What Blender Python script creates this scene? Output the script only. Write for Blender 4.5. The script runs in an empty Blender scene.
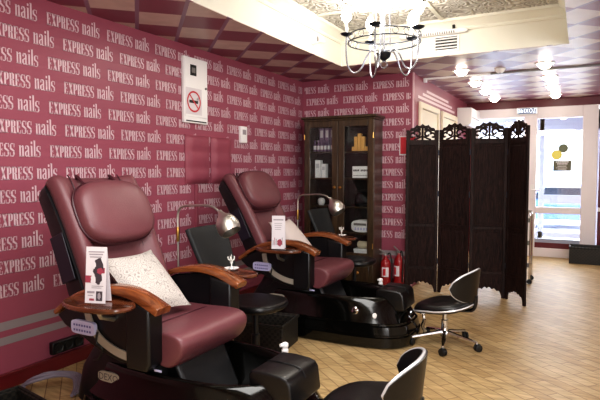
import bpy, bmesh, math, random
from mathutils import Vector, Matrix, Euler
random.seed(7)
C = bpy.context.scene.collection
PI = math.pi
rad = math.radians

# ------------------------------------------------------------------ materials
def lin(c):
    def g(u):
        u /= 255.0
        return u/12.92 if u <= 0.04045 else ((u+0.055)/1.055)**2.4
    return (g(c[0]), g(c[1]), g(c[2]), 1.0)

def mat(name, rgb, rough=0.5, metal=0.0, noise=0.0, nscale=12.0, bump=0.0, bscale=60.0, coat=0.0, emit=None, estr=0.0, trans=0.0, spec=0.5, rgb2=None):
    m = bpy.data.materials.new(name); m.use_nodes = True
    nt = m.node_tree; b = nt.nodes['Principled BSDF']
    b.inputs['Base Color'].default_value = lin(rgb)
    b.inputs['Roughness'].default_value = rough
    b.inputs['Metallic'].default_value = metal
    b.inputs['Coat Weight'].default_value = coat
    b.inputs['Coat Roughness'].default_value = 0.08
    b.inputs['Specular IOR Level'].default_value = spec
    b.inputs['Transmission Weight'].default_value = trans
    if emit:
        b.inputs['Emission Color'].default_value = lin(emit)
        b.inputs['Emission Strength'].default_value = estr
    tc = nt.nodes.new('ShaderNodeTexCoord')
    if noise or rgb2:
        n = nt.nodes.new('ShaderNodeTexNoise'); n.inputs['Scale'].default_value = nscale
        n.inputs['Detail'].default_value = 4
        nt.links.new(tc.outputs['Object'], n.inputs['Vector'])
        r = nt.nodes.new('ShaderNodeMix'); r.data_type = 'RGBA'
        a = lin(rgb)
        c2 = lin(rgb2) if rgb2 else tuple(v*(1-noise) for v in a[:3])+(1,)
        r.inputs[6].default_value = a; r.inputs[7].default_value = c2
        nt.links.new(n.outputs['Fac'], r.inputs[0]); nt.links.new(r.outputs[2], b.inputs['Base Color'])
    if bump:
        n2 = nt.nodes.new('ShaderNodeTexNoise'); n2.inputs['Scale'].default_value = bscale
        nt.links.new(tc.outputs['Object'], n2.inputs['Vector'])
        bp = nt.nodes.new('ShaderNodeBump'); bp.inputs['Strength'].default_value = bump
        bp.inputs['Distance'].default_value = 0.01
        nt.links.new(n2.outputs['Fac'], bp.inputs['Height']); nt.links.new(bp.outputs['Normal'], b.inputs['Normal'])
    return m

def wood(name, c1, c2, rough=0.3, scale=6.0, axis='X', coat=0.4, bump=0.0):
    m = mat(name, c1, rough, coat=coat)
    nt = m.node_tree; b = nt.nodes['Principled BSDF']
    tc = nt.nodes.new('ShaderNodeTexCoord'); mp = nt.nodes.new('ShaderNodeMapping')
    s = {'X': (.6, 5, 5), 'Y': (5, .6, 5), 'Z': (5, 5, .6)}[axis]
    mp.inputs['Scale'].default_value = s
    n = nt.nodes.new('ShaderNodeTexNoise'); n.inputs['Scale'].default_value = scale; n.inputs['Detail'].default_value = 6
    n.inputs['Distortion'].default_value = 1.2
    cr = nt.nodes.new('ShaderNodeValToRGB')
    cr.color_ramp.elements[0].position = .35; cr.color_ramp.elements[1].position = .68
    cr.color_ramp.elements[0].color = lin(c2); cr.color_ramp.elements[1].color = lin(c1)
    nt.links.new(tc.outputs['Object'], mp.inputs['Vector']); nt.links.new(mp.outputs['Vector'], n.inputs['Vector'])
    nt.links.new(n.outputs['Fac'], cr.inputs['Fac']); nt.links.new(cr.outputs['Color'], b.inputs['Base Color'])
    if bump:
        bp = nt.nodes.new('ShaderNodeBump'); bp.inputs['Strength'].default_value = bump; bp.inputs['Distance'].default_value = .01
        nt.links.new(n.outputs['Fac'], bp.inputs['Height']); nt.links.new(bp.outputs['Normal'], b.inputs['Normal'])
    return m

def mth(nt, op, a, b=None, c=None):
    n = nt.nodes.new('ShaderNodeMath'); n.operation = op
    for i, v in enumerate((a, b, c)):
        if v is None: continue
        if isinstance(v, (int, float)): n.inputs[i].default_value = v
        else: nt.links.new(v, n.inputs[i])
    return n.outputs[0]

def mixc(nt, fac, c1, c2):
    r = nt.nodes.new('ShaderNodeMix'); r.data_type = 'RGBA'
    if isinstance(fac, (int, float)): r.inputs[0].default_value = fac
    else: nt.links.new(fac, r.inputs[0])
    for i, c in ((6, c1), (7, c2)):
        if isinstance(c, tuple): r.inputs[i].default_value = c
        else: nt.links.new(c, r.inputs[i])
    return r.outputs[2]

def checker_mat():
    m = mat('diamond_checker_ceiling', (150, 130, 125), .38, spec=.4)
    nt = m.node_tree; b = nt.nodes['Principled BSDF']
    tc = nt.nodes.new('ShaderNodeTexCoord'); sp = nt.nodes.new('ShaderNodeSeparateXYZ')
    nt.links.new(tc.outputs['Object'], sp.inputs[0])
    x, y = sp.outputs[0], sp.outputs[1]
    s = .452
    u = mth(nt, 'DIVIDE', mth(nt, 'SUBTRACT', mth(nt, 'ADD', x, y), .47), s)
    v = mth(nt, 'DIVIDE', mth(nt, 'SUBTRACT', mth(nt, 'SUBTRACT', y, x), 5.58), s)
    par = mth(nt, 'FLOORED_MODULO', mth(nt, 'ADD', mth(nt, 'FLOOR', u), mth(nt, 'FLOOR', v)), 2.0)
    line = mth(nt, 'LESS_THAN', mth(nt, 'ABSOLUTE', mth(nt, 'SUBTRACT', mth(nt, 'FRACT', mth(nt, 'ADD', u, .5)), .5)), .045)
    n = nt.nodes.new('ShaderNodeTexNoise'); n.inputs['Scale'].default_value = 9
    nt.links.new(tc.outputs['Object'], n.inputs['Vector'])
    beige = mixc(nt, n.outputs['Fac'], lin((214, 198, 188)), lin((184, 166, 158)))
    c = mixc(nt, par, lin((128, 66, 84)), beige)
    c = mixc(nt, line, c, lin((134, 106, 130)))
    nt.links.new(c, b.inputs['Base Color'])
    return m

def floor_mat():
    m = mat('oak_parquet', (190, 160, 118), .45, spec=.3)
    nt = m.node_tree; b = nt.nodes['Principled BSDF']
    tc = nt.nodes.new('ShaderNodeTexCoord'); mp = nt.nodes.new('ShaderNodeMapping')
    mp.inputs['Rotation'].default_value = (0, 0, rad(40))
    nt.links.new(tc.outputs['Object'], mp.inputs['Vector'])
    br = nt.nodes.new('ShaderNodeTexBrick')
    br.inputs['Scale'].default_value = 1.0; br.inputs['Brick Width'].default_value = .36; br.inputs['Row Height'].default_value = .085
    br.inputs['Mortar Size'].default_value = .003; br.inputs['Mortar Smooth'].default_value = .3
    br.inputs['Color1'].default_value = lin((204, 180, 136)); br.inputs['Color2'].default_value = lin((186, 158, 114))
    br.inputs['Mortar'].default_value = lin((128, 98, 66))
    nt.links.new(mp.outputs['Vector'], br.inputs['Vector'])
    n = nt.nodes.new('ShaderNodeTexNoise'); n.inputs['Scale'].default_value = 7; n.inputs['Detail'].default_value = 8
    mp2 = nt.nodes.new('ShaderNodeMapping'); mp2.inputs['Scale'].default_value = (1, 5, 1); mp2.inputs['Rotation'].default_value = (0, 0, rad(40))
    nt.links.new(tc.outputs['Object'], mp2.inputs['Vector']); nt.links.new(mp2.outputs['Vector'], n.inputs['Vector'])
    cr = nt.nodes.new('ShaderNodeValToRGB')
    cr.color_ramp.elements[0].position = .3; cr.color_ramp.elements[1].position = .7
    cr.color_ramp.elements[0].color = (.62, .58, .52, 1); cr.color_ramp.elements[1].color = (1.08, 1.06, 1.04, 1)
    nt.links.new(n.outputs['Fac'], cr.inputs['Fac'])
    mm = nt.nodes.new('ShaderNodeMix'); mm.data_type = 'RGBA'; mm.blend_type = 'MULTIPLY'; mm.inputs[0].default_value = 1
    nt.links.new(br.outputs['Color'], mm.inputs[6]); nt.links.new(cr.outputs['Color'], mm.inputs[7])
    nt.links.new(mm.outputs[2], b.inputs['Base Color'])
    bp = nt.nodes.new('ShaderNodeBump'); bp.inputs['Strength'].default_value = .25; bp.inputs['Distance'].default_value = .004
    nt.links.new(br.outputs['Fac'], bp.inputs['Height']); bp.invert = True
    nt.links.new(bp.outputs['Normal'], b.inputs['Normal'])
    return m

def emboss_mat():
    m = mat('embossed_plaster_tile', (226, 216, 204), .6)
    nt = m.node_tree; b = nt.nodes['Principled BSDF']
    tc = nt.nodes.new('ShaderNodeTexCoord')
    n = nt.nodes.new('ShaderNodeTexNoise'); n.inputs['Scale'].default_value = 4.0; n.inputs['Detail'].default_value = 2
    nt.links.new(tc.outputs['Object'], n.inputs['Vector'])
    va = nt.nodes.new('ShaderNodeMix'); va.data_type = 'RGBA'; va.inputs[0].default_value = .12
    nt.links.new(tc.outputs['Object'], va.inputs[6]); nt.links.new(n.outputs['Color'], va.inputs[7])
    v = nt.nodes.new('ShaderNodeTexVoronoi'); v.inputs['Scale'].default_value = 9.0; v.feature = 'F1'
    nt.links.new(va.outputs[2], v.inputs['Vector'])
    w = mth(nt, 'SINE', mth(nt, 'MULTIPLY', v.outputs['Distance'], 26.0))
    cr = nt.nodes.new('ShaderNodeValToRGB')
    cr.color_ramp.elements[0].position = .05; cr.color_ramp.elements[1].position = .4
    cr.color_ramp.elements[0].color = lin((172, 167, 160)); cr.color_ramp.elements[1].color = lin((224, 221, 214))
    nt.links.new(mth(nt, 'MULTIPLY_ADD', w, .5, .5), cr.inputs['Fac'])
    nt.links.new(cr.outputs['Color'], b.inputs['Base Color'])
    bp = nt.nodes.new('ShaderNodeBump'); bp.inputs['Strength'].default_value = .6; bp.inputs['Distance'].default_value = .02
    nt.links.new(w, bp.inputs['Height']); nt.links.new(bp.outputs['Normal'], b.inputs['Normal'])
    return m

def swirl_fabric(name):
    m = mat(name, (232, 226, 216), .75)
    nt = m.node_tree; b = nt.nodes['Principled BSDF']
    tc = nt.nodes.new('ShaderNodeTexCoord')
    v = nt.nodes.new('ShaderNodeTexVoronoi'); v.inputs['Scale'].default_value = 30.0
    nt.links.new(tc.outputs['Object'], v.inputs['Vector'])
    w = mth(nt, 'SINE', mth(nt, 'MULTIPLY', v.outputs['Distance'], 22.0))
    f = mth(nt, 'GREATER_THAN', w, .72)
    c = mixc(nt, f, lin((184, 177, 171)), lin((146, 138, 134)))
    nt.links.new(c, b.inputs['Base Color'])
    return m

def glass_mat(name, tint=(255, 255, 255), refl=.06, rough=.02):
    m = bpy.data.materials.new(name); m.use_nodes = True
    nt = m.node_tree; nt.nodes.clear()
    o = nt.nodes.new('ShaderNodeOutputMaterial'); mx = nt.nodes.new('ShaderNodeMixShader')
    t = nt.nodes.new('ShaderNodeBsdfTransparent'); t.inputs[0].default_value = lin(tint)
    g = nt.nodes.new('ShaderNodeBsdfGlossy'); g.inputs['Roughness'].default_value = rough
    fr = nt.nodes.new('ShaderNodeLayerWeight'); fr.inputs['Blend'].default_value = .3
    nt.links.new(mth(nt, 'MULTIPLY_ADD', fr.outputs['Fresnel'], .5, refl), mx.inputs[0])
    nt.links.new(t.outputs[0], mx.inputs[1]); nt.links.new(g.outputs[0], mx.inputs[2])
    nt.links.new(mx.outputs[0], o.inputs[0])
    return m

def wicker_mat(name, c1, c2):
    m = mat(name, c1, .5)
    nt = m.node_tree; b = nt.nodes['Principled BSDF']
    tc = nt.nodes.new('ShaderNodeTexCoord')
    br = nt.nodes.new('ShaderNodeTexChecker'); br.inputs['Scale'].default_value = 45
    br.inputs['Color1'].default_value = lin(c1); br.inputs['Color2'].default_value = lin(c2)
    nt.links.new(tc.outputs['Object'], br.inputs['Vector']); nt.links.new(br.outputs['Color'], b.inputs['Base Color'])
    bp = nt.nodes.new('ShaderNodeBump'); bp.inputs['Strength'].default_value = .7; bp.inputs['Distance'].default_value = .01
    nt.links.new(br.outputs['Fac'], bp.inputs['Height']); nt.links.new(bp.outputs['Normal'], b.inputs['Normal'])
    return m

M = {}
M['wall'] = mat('crimson_wall_paint', (152, 80, 97), .42, noise=.1, nscale=3, spec=.35)
M['letter'] = mat('silver_wall_lettering', (216, 190, 198), .42, metal=.1)
M['band'] = mat('grey_wall_band', (150, 140, 142), .45, metal=.15)
M['band_pale'] = mat('pale_wall_band', (222, 196, 200), .45)
M['maroon'] = mat('dark_maroon_paint', (98, 26, 38), .4)
M['skirt'] = mat('red_skirting', (104, 26, 32), .35, noise=.15)
M['floor'] = floor_mat()
M['checker'] = checker_mat()
M['plaster'] = mat('cream_plaster', (226, 224, 212), .6)
M['emboss'] = emboss_mat()
M['cream'] = mat('cream_paint', (232, 220, 196), .5)
M['white'] = mat('white_plastic', (236, 234, 234), .35)
M['pvc'] = mat('white_pvc_frame', (232, 226, 230), .35)
M['greyframe'] = mat('blue_grey_frame', (160, 166, 186), .4)
M['leather'] = mat('burgundy_leather', (110, 63, 69), .4, noise=.25, nscale=8, bump=.12, bscale=140, spec=.5)
M['leather_dark'] = mat('dark_burgundy_piping', (62, 24, 34), .4)
M['blk_leather'] = mat('black_leather', (17, 16, 17), .32, bump=.1, bscale=160)
M['blk_fabric'] = mat('black_upholstery', (26, 28, 30), .6, bump=.12, bscale=180)
M['blk_gloss'] = mat('black_gloss_acrylic', (7, 7, 6), .12, coat=.3, spec=.4)
M['blk_plastic'] = mat('black_plastic', (15, 15, 18), .38)
M['navy'] = mat('navy_plastic', (26, 23, 36), .45)
M['armwood'] = wood('lacquered_walnut', (140, 82, 46), (88, 44, 22), .25, 5, 'X', .5)
M['traywood'] = wood('dark_lacquered_tray_wood', (106, 60, 38), (66, 32, 20), .18, 5, 'X', .6)
M['grey'] = mat('grey_trim', (150, 142, 130), .4)
M['steel'] = mat('brushed_nickel', (206, 203, 196), .38, metal=1)
M['chrome'] = mat('chrome', (225, 225, 228), .1, metal=1)
M['brass'] = mat('aged_brass', (190, 150, 84), .3, metal=1)
M['piping'] = mat('silver_piping', (214, 214, 216), .3, metal=.5)
M['cabwood'] = wood('dark_stained_oak', (78, 62, 42), (46, 35, 23), .35, 7, 'Z', .3)
M['cabin'] = wood('dark_cabinet_lining', (34, 29, 24), (22, 18, 15), .5, 7, 'Z', .0)
M['screenwood'] = wood('ebonised_carved_wood', (50, 31, 28), (22, 13, 12), .65, 14, 'Z', 0, bump=.9)
M['screenframe'] = wood('ebonised_wood_frame', (50, 33, 30), (24, 15, 14), .55, 9, 'Z', 0)
for k_ in ('screenwood', 'screenframe'): M[k_].node_tree.nodes['Principled BSDF'].inputs['Specular IOR Level'].default_value = .2
M['glass'] = glass_mat('clear_glass')
M['cabglass'] = glass_mat('cabinet_glass', (248, 250, 249), .015)
M['swirl'] = swirl_fabric('white_swirl_brocade')
M['paper'] = mat('white_paper', (212, 206, 210), .6)
M['carton_white'] = mat('white_carton', (250, 249, 250), .5)
M['ink_red'] = mat('printed_red', (150, 60, 78), .6)
M['ink_dark'] = mat('printed_dark', (62, 52, 60), .6)
M['ink_grey'] = mat('printed_grey', (150, 142, 148), .6)
M['red'] = mat('red_enamel', (142, 18, 26), .35, coat=.2)
M['signred'] = mat('sign_red', (190, 40, 54), .45)
M['pinkpad'] = mat('pink_padded_panel', (146, 72, 88), .5, noise=.1)
M['yellowbox'] = mat('amber_carton', (224, 172, 98), .6)
M['purple'] = mat('purple_bottle', (108, 84, 112), .35)
M['lavender'] = mat('lavender_plastic', (186, 186, 220), .4)
M['rubber'] = mat('black_rubber', (14, 14, 14), .55)
M['wicker'] = wicker_mat('black_wicker', (20, 18, 16), (44, 40, 34))
M['bulb'] = mat('lit_bulb', (255, 246, 230), .4, emit=(255, 244, 224), estr=22)
M['spotglow'] = mat('lit_spot_lens', (255, 246, 230), .4, emit=(255, 244, 226), estr=22)
M['exit'] = mat('lit_sign_face', (132, 152, 184), .4)
M['exit_ink'] = mat('lit_sign_letters', (240, 246, 255), .4, emit=(236, 244, 255), estr=1.0)
M['olive'] = mat('olive_sticker', (98, 96, 76), .5)
M['yellow'] = mat('yellow_sticker', (232, 222, 112), .5)
M['dgreen'] = mat('grey_green_sticker', (112, 118, 90), .5)
M['dark'] = mat('dark_recess', (16, 15, 16), .5)
M['greyplastic'] = mat('grey_plastic', (120, 116, 114), .45)
M['candle'] = mat('white_candle_sleeve', (244, 242, 236), .4)
M['iron'] = mat('painted_white_iron', (176, 180, 192), .25, metal=.75)
M['irondark'] = mat('dark_iron', (52, 56, 66), .35, metal=.7)

# ------------------------------------------------------------------ mesh helper
class MB:
    def __init__(s): s.v = []; s.f = []; s.mi = []; s.X = Matrix.Identity(4)
    def add(s, vs, fs, mi=0):
        o = len(s.v)
        s.v += [tuple(s.X @ Vector(p)) for p in vs]
        s.f += [tuple(i+o for i in f) for f in fs]; s.mi += [mi]*len(fs)
    def box(s, c, d, mi=0, rot=None):
        x, y, z = d[0]/2, d[1]/2, d[2]/2
        vs = [Vector(p) for p in ((-x,-y,-z),(x,-y,-z),(x,y,-z),(-x,y,-z),(-x,-y,z),(x,-y,z),(x,y,z),(-x,y,z))]
        if rot: R = Euler(rot).to_matrix(); vs = [R @ p for p in vs]
        c = Vector(c)
        s.add([p+c for p in vs], [(0,3,2,1),(4,5,6,7),(0,1,5,4),(1,2,6,5),(2,3,7,6),(3,0,4,7)], mi)
    def bb(s, a, b, mi=0):
        s.box([(a[i]+b[i])/2 for i in range(3)], [abs(b[i]-a[i]) for i in range(3)], mi)
    def loft(s, rings, mi=0, cap0=True, cap1=True, closed=True):
        n = len(rings[0]); vs = [p for r in rings for p in r]; fs = []
        for k in range(len(rings)-1):
            for i in range(n if closed else n-1):
                j = (i+1) % n
                fs.append((k*n+i, k*n+j, (k+1)*n+j, (k+1)*n+i))
        if cap0: fs.append(tuple(range(n-1, -1, -1)))
        if cap1: fs.append(tuple((len(rings)-1)*n+i for i in range(n)))
        s.add(vs, fs, mi)
    def tube(s, pts, r, n=8, mi=0, closed=False, flat=None):
        pts = [Vector(p) for p in pts]; m = len(pts)
        rs = r if isinstance(r, (list, tuple)) else [r]*m
        T = []
        for i in range(m):
            if closed: t = pts[(i+1) % m]-pts[i-1]
            else: t = pts[min(i+1, m-1)]-pts[max(i-1, 0)]
            T.append(t.normalized())
        up = Vector((0, 0, 1)) if abs(T[0].z) < .9 else Vector((1, 0, 0))
        N = (up-T[0]*up.dot(T[0])).normalized(); rings = []
        for i in range(m):
            N = (N-T[i]*N.dot(T[i])).normalized(); B = T[i].cross(N)
            fl = flat if flat else 1
            rings.append([pts[i]+N*(math.cos(2*PI*k/n)*rs[i])+B*(math.sin(2*PI*k/n)*rs[i]*fl) for k in range(n)])
        if closed:
            rings.append(rings[0]); s.loft(rings, mi, False, False)
        else: s.loft(rings, mi)
    def lathe(s, prof, c=(0,0,0), n=20, mi=0, X=None):
        rings = []
        for r, z in prof:
            ring = []
            for k in range(n):
                p = Vector((max(r, 1e-4)*math.cos(2*PI*k/n), max(r, 1e-4)*math.sin(2*PI*k/n), z))
                if X: p = X @ p
                ring.append(p+Vector(c))
            rings.append(ring)
        s.loft(rings, mi)
    def prism(s, poly, fn, t0, t1, mi=0):
        s.loft([[fn(a, b, t0) for a, b in poly], [fn(a, b, t1) for a, b in poly]], mi)
    def grid(s, P, mi=0):
        nu, nv = len(P), len(P[0]); vs = [p for r in P for p in r]
        s.add(vs, [(i*nv+j, (i+1)*nv+j, (i+1)*nv+j+1, i*nv+j+1) for i in range(nu-1) for j in range(nv-1)], mi)
    def build(s, name, mats, parent=None, bevel=0, seg=2, sub=0, ang=40, recalc=True, loc=None, rot=None, solid=0):
        me = bpy.data.meshes.new(name); me.from_pydata([tuple(p) for p in s.v], [], s.f)
        if not isinstance(mats, (list, tuple)): mats = [mats]
        for m_ in mats: me.materials.append(m_)
        for p, i in zip(me.polygons, s.mi): p.material_index = i
        if recalc:
            bm = bmesh.new(); bm.from_mesh(me); bmesh.ops.recalc_face_normals(bm, faces=bm.faces); bm.to_mesh(me); bm.free()
        for p in me.polygons: p.use_smooth = True
        me.set_sharp_from_angle(angle=rad(ang)); me.update()
        o = bpy.data.objects.new(name, me); C.objects.link(o)
        if parent: o.parent = parent
        if loc: o.location = loc
        if rot: o.rotation_euler = rot
        if solid:
            q = o.modifiers.new('solid', 'SOLIDIFY'); q.thickness = solid; q.offset = 0
        if bevel:
            q = o.modifiers.new('bevel', 'BEVEL'); q.width = bevel; q.segments = seg; q.limit_method = 'ANGLE'; q.angle_limit = rad(35)
            q.harden_normals = False
        if sub:
            q = o.modifiers.new('sub', 'SUBSURF'); q.levels = sub; q.render_levels = sub
        return o

def tag(o, label=None, cat=None, group=None, kind=None):
    if label: o['label'] = label
    if cat: o['category'] = cat
    if group: o['group'] = group
    if kind: o['kind'] = kind
    return o
def thing(name, label, cat, loc=(0,0,0), rz=0, group=None):
    o = bpy.data.objects.new(name, None); C.objects.link(o); o.empty_display_size = .1
    o.location = loc; o.rotation_euler = (0, 0, rz)
    return tag(o, label, cat, group)
def struct(o): o['kind'] = 'structure'; return o
def dup(o, parent=None, loc=None, rz=None, label=None):
    c = o.copy(); C.objects.link(c)
    if parent: c.parent = parent
    for ch in list(o.children): dup(ch, c)
    if loc is not None: c.location = loc
    if rz is not None: c.rotation_euler = (0, 0, rz)
    if label: c['label'] = label
    return c
def smoothpath(pts, n=6):
    pts = [Vector(p) for p in pts]; out = []
    for i in range(len(pts)-1):
        p0 = pts[max(i-1, 0)]; p1 = pts[i]; p2 = pts[i+1]; p3 = pts[min(i+2, len(pts)-1)]
        for k in range(n):
            t = k/n
            out.append(.5*((2*p1)+(p2-p0)*t+(2*p0-5*p1+4*p2-p3)*t*t+(3*p1-p0-3*p2+p3)*t**3))
    out.append(pts[-1]); return out
def text_geo(body):
    cu = bpy.data.curves.new('t', 'FONT'); cu.body = body; cu.size = 1; cu.align_x = 'CENTER'; cu.align_y = 'CENTER'
    cu.resolution_u = 2
    ob = bpy.data.objects.new('t', cu); C.objects.link(ob)
    dg = bpy.context.evaluated_depsgraph_get(); e = ob.evaluated_get(dg); me = e.to_mesh()
    vs = [v.co.copy() for v in me.vertices]; fs = [tuple(p.vertices) for p in me.polygons]
    e.to_mesh_clear(); bpy.data.objects.remove(ob); bpy.data.curves.remove(cu)
    return vs, fs
def add_text(mb, body, fn, sx, sy, mi=0):
    vs, fs = text_geo(body)
    mb.add([fn(v.x*sx, v.y*sy) for v in vs], fs, mi)
def superell(a, b, n, e=2.6):
    out = []
    for k in range(n):
        t = 2*PI*k/n; c, s_ = math.cos(t), math.sin(t)
        out.append((a*abs(c)**(2/e)*(1 if c >= 0 else -1), b*abs(s_)**(2/e)*(1 if s_ >= 0 else -1)))
    return out
def cushion_geo(mb, w, h, t, n=14, pinch=.12, mi=0):
    for sgn in (1, -1):
        P = []
        for i in range(n+1):
            row = []
            for j in range(n+1):
                u = 2*i/n-1; v = 2*j/n-1
                k = max(0, (1-u*u)*(1-v*v))**.42
                x = u*w/2*(1-pinch*(1-v*v)*abs(u)**1); y = v*h/2*(1-pinch*(1-u*u)*abs(v))
                row.append((x, y, sgn*t/2*k))
            P.append(row)
        mb.grid(P, mi)

# ------------------------------------------------------------------ camera (1.35 m above the floor, looking along the left wall)
WX = -3.126; BY = 5.95; RX = -1.72; FY = 9.15; CZ = 2.465; RZ = 2.80
cam = bpy.data.cameras.new('camera'); co = bpy.data.objects.new('camera', cam); C.objects.link(co)
cam.sensor_width = 36; cam.sensor_fit = 'HORIZONTAL'; cam.lens = 36*530/600.0
co.location = (0, 0, 1.35); co.rotation_euler = (PI/2-math.atan(29/530), 0, rad(28)); cam.clip_start = .05
bpy.context.scene.camera = co

# ------------------------------------------------------------------ wall lettering glyphs (tall condensed poster face)
def R4(x0, y0, x1, y1): return [(x0,y0),(x1,y0),(x1,y1),(x0,y1)]
GL = {
 'E': [R4(.03,0,.17,1), R4(0,0,.36,.07), R4(0,.93,.36,1), R4(.1,.47,.28,.54), R4(.31,.0,.36,.26), R4(.31,.76,.36,1), R4(.25,.4,.29,.61)],
 'X': [[(.02,1),(.17,1),(.40,0),(.25,0)], [(.31,1),(.37,1),(.11,0),(.05,0)], R4(0,.94,.2,1), R4(.26,.94,.42,1), R4(0,0,.16,.06), R4(.22,0,.43,.06)],
 'P': [R4(.03,0,.17,1), R4(0,0,.24,.06), R4(0,.93,.3,1), R4(.12,.42,.3,.49), [(.25,.42),(.38,.52),(.38,.9),(.25,1)]],
 'R': [R4(.03,0,.17,1), R4(0,0,.22,.06), R4(0,.93,.3,1), R4(.12,.46,.3,.53), [(.25,.46),(.38,.56),(.38,.9),(.25,1)], [(.24,.5),(.36,.46),(.38,.08),(.25,.08)], R4(.25,0,.43,.08)],
 'S': [R4(.1,.93,.27,1), [(0,.62),(.13,.66),(.13,.94),(0,.88)], [(0,.66),(.0,.56),(.38,.3),(.38,.44),(.13,.66)], [(.25,.1),(.38,.14),(.38,.4),(.25,.4)], R4(.1,0,.28,.07), R4(0,.0,.05,.3), R4(.32,.7,.37,1), [(.1,.93),(.13,1),(.02,.9),(.1,.8)], [(.27,0),(.36,.12),(.25,.2)]],
 'n': [R4(.03,0,.15,.72), R4(0,0,.2,.05), R4(0,.67,.1,.72), [(.14,.58),(.26,.72),(.33,.72),(.38,.64),(.38,.55),(.25,.62)], R4(.25,0,.38,.62), R4(.21,0,.42,.05)],
 'a': [R4(.23,.02,.35,.62), R4(.28,0,.42,.06), [(.08,.72),(.28,.72),(.35,.62),(.23,.6)], [(.02,.5),(.12,.5),(.12,.66),(.06,.7)], [(0,.1),(.12,.07),(.12,.33),(.0,.3)], [(.03,.32),(.12,.28),(.26,.38),(.24,.45)], [(.02,.1),(.1,0),(.18,0),(.26,.1),(.12,.08)]],
 'i': [R4(.03,0,.16,.72), R4(0,0,.2,.05), R4(0,.67,.1,.72), R4(.03,.83,.16,.98)],
 'l': [R4(.03,0,.16,1.06), R4(0,0,.2,.05), R4(0,1.01,.1,1.06)],
}
GL['s'] = [[(x*.92, y*.72) for x, y in p] for p in GL['S']]
ADV = {'E':.44,'X':.46,'P':.43,'R':.46,'S':.44,'n':.46,'a':.46,'i':.24,'l':.24,'s':.42}
def word(mb, fn, x0, z0, xmax, xmin, mi):
    cap = .082; x = x0
    for ch in 'EXPRESS nails':
        if ch == ' ': x += .024; continue
        s = cap*(1.22 if ch.islower() else 1.0); sx = s*(.86 if ch.islower() else 1.0)
        for poly in GL[ch]:
            pts = [(x+px*sx, z0+py*s) for px, py in poly]
            if min(p[0] for p in pts) < xmin or max(p[0] for p in pts) > xmax: continue
            mb.add([fn(a, b) for a, b in pts], [tuple(range(len(pts)))], mi)
        x += ADV[ch]*sx
ROWS = 13
# left wall
mb = MB(); mb.bb((WX-.12, -1.6, 0), (WX, BY+.12, 2.9))
for r in range(ROWS):
    z = 2.31-.145*r; off = 2.34+(.12 if r % 2 else 0)
    for k in range(-8, 8): word(mb, lambda a, b: (WX+.002, a, b), off+.5*k, z, BY-.02, -1.5, 1)
for z0, z1 in ((.365, .42), (.275, .325)):
    mb.add([(WX+.002,-1.5,z0),(WX+.002,BY,z0),(WX+.002,BY,z1),(WX+.002,-1.5,z1)], [(0,1,2,3)], 2)
struct(mb.build('wall_left', [M['wall'], M['letter'], M['band']], recalc=False))
mb = MB(); mb.bb((WX, BY, 0), (RX, BY+.12, 2.9))
for r in range(ROWS):
    z = 2.31-.145*r; off = -2.69+(.12 if r % 2 else 0)
    for k in range(-2, 4): word(mb, lambda a, b: (a, BY-.002, b), off+.5*k, z, RX-.015, WX+.02, 1)
for z0, z1 in ((.365, .42), (.275, .325)):
    mb.add([(WX,BY-.002,z0),(RX,BY-.002,z0),(RX,BY-.002,z1),(WX,BY-.002,z1)], [(0,1,2,3)], 2)
struct(mb.build('wall_back', [M['wall'], M['letter'], M['band']], recalc=False))
# wall running on towards the entrance, with two white doors and three pale bands over them
mb = MB(); mb.bb((RX-.12, BY+.12, 0), (RX, FY+.1, 2.9))
for y0, y1, z in ((6.18, 8.18, 2.222), (6.38, 8.0, 2.275), (6.56, 7.76, 2.33)):
    mb.add([(RX+.002,y0,z-.016),(RX+.002,y1,z-.016),(RX+.002,y1,z+.016),(RX+.002,y0,z+.016)], [(0,1,2,3)], 1)
struct(mb.build('wall_hall', [M['wall'], M['band_pale']], recalc=False))
mb = MB(); mb.bb((RX, FY, 2.345), (3.2, FY+.12, 2.9)); mb.bb((.22, FY, 0), (3.2, FY+.12, 2.345)); mb.bb((RX, FY, 0), (-1.62, FY+.12, 2.345))
struct(mb.build('wall_far', M['maroon']))
mb = MB(); mb.bb((3.2, -1.6, 0), (3.32, FY+.12, 2.9)); struct(mb.build('wall_right', M['cream']))
mb = MB(); mb.bb((WX-.12, -1.72, 0), (3.32, -1.6, 2.9)); struct(mb.build('wall_near', M['cream']))
mb = MB(); mb.bb((WX-.12, -1.72, -.1), (3.32, FY+.12, 0)); struct(mb.build('floor', M['floor']))
# lower checkered ceiling around a raised plaster tray
TX0, TX1, TY0, TY1 = -2.3, -.13, -.6, 5.27
mb = MB()
for a, b in (((WX, -1.6), (TX0, FY)), ((TX1, -1.6), (3.2, FY)), ((TX0, -1.6), (TX1, TY0)), ((TX0, TY1), (TX1, FY))):
    mb.bb((a[0], a[1], CZ), (b[0], b[1], CZ+.004), 0)
struct(mb.build('ceiling', [M['checker']]))
mb = MB()
e = .03
mb.bb((TX0-e, TY0-e, CZ+.004), (TX0, TY1+e, RZ), 0); mb.bb((TX1, TY0-e, CZ+.004), (TX1+e, TY1+e, RZ), 0)
mb.bb((TX0, TY1, CZ+.004), (TX1, TY1+e, RZ), 0); mb.bb((TX0, TY0-e, CZ+.004), (TX1, TY0, RZ), 0)
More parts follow.
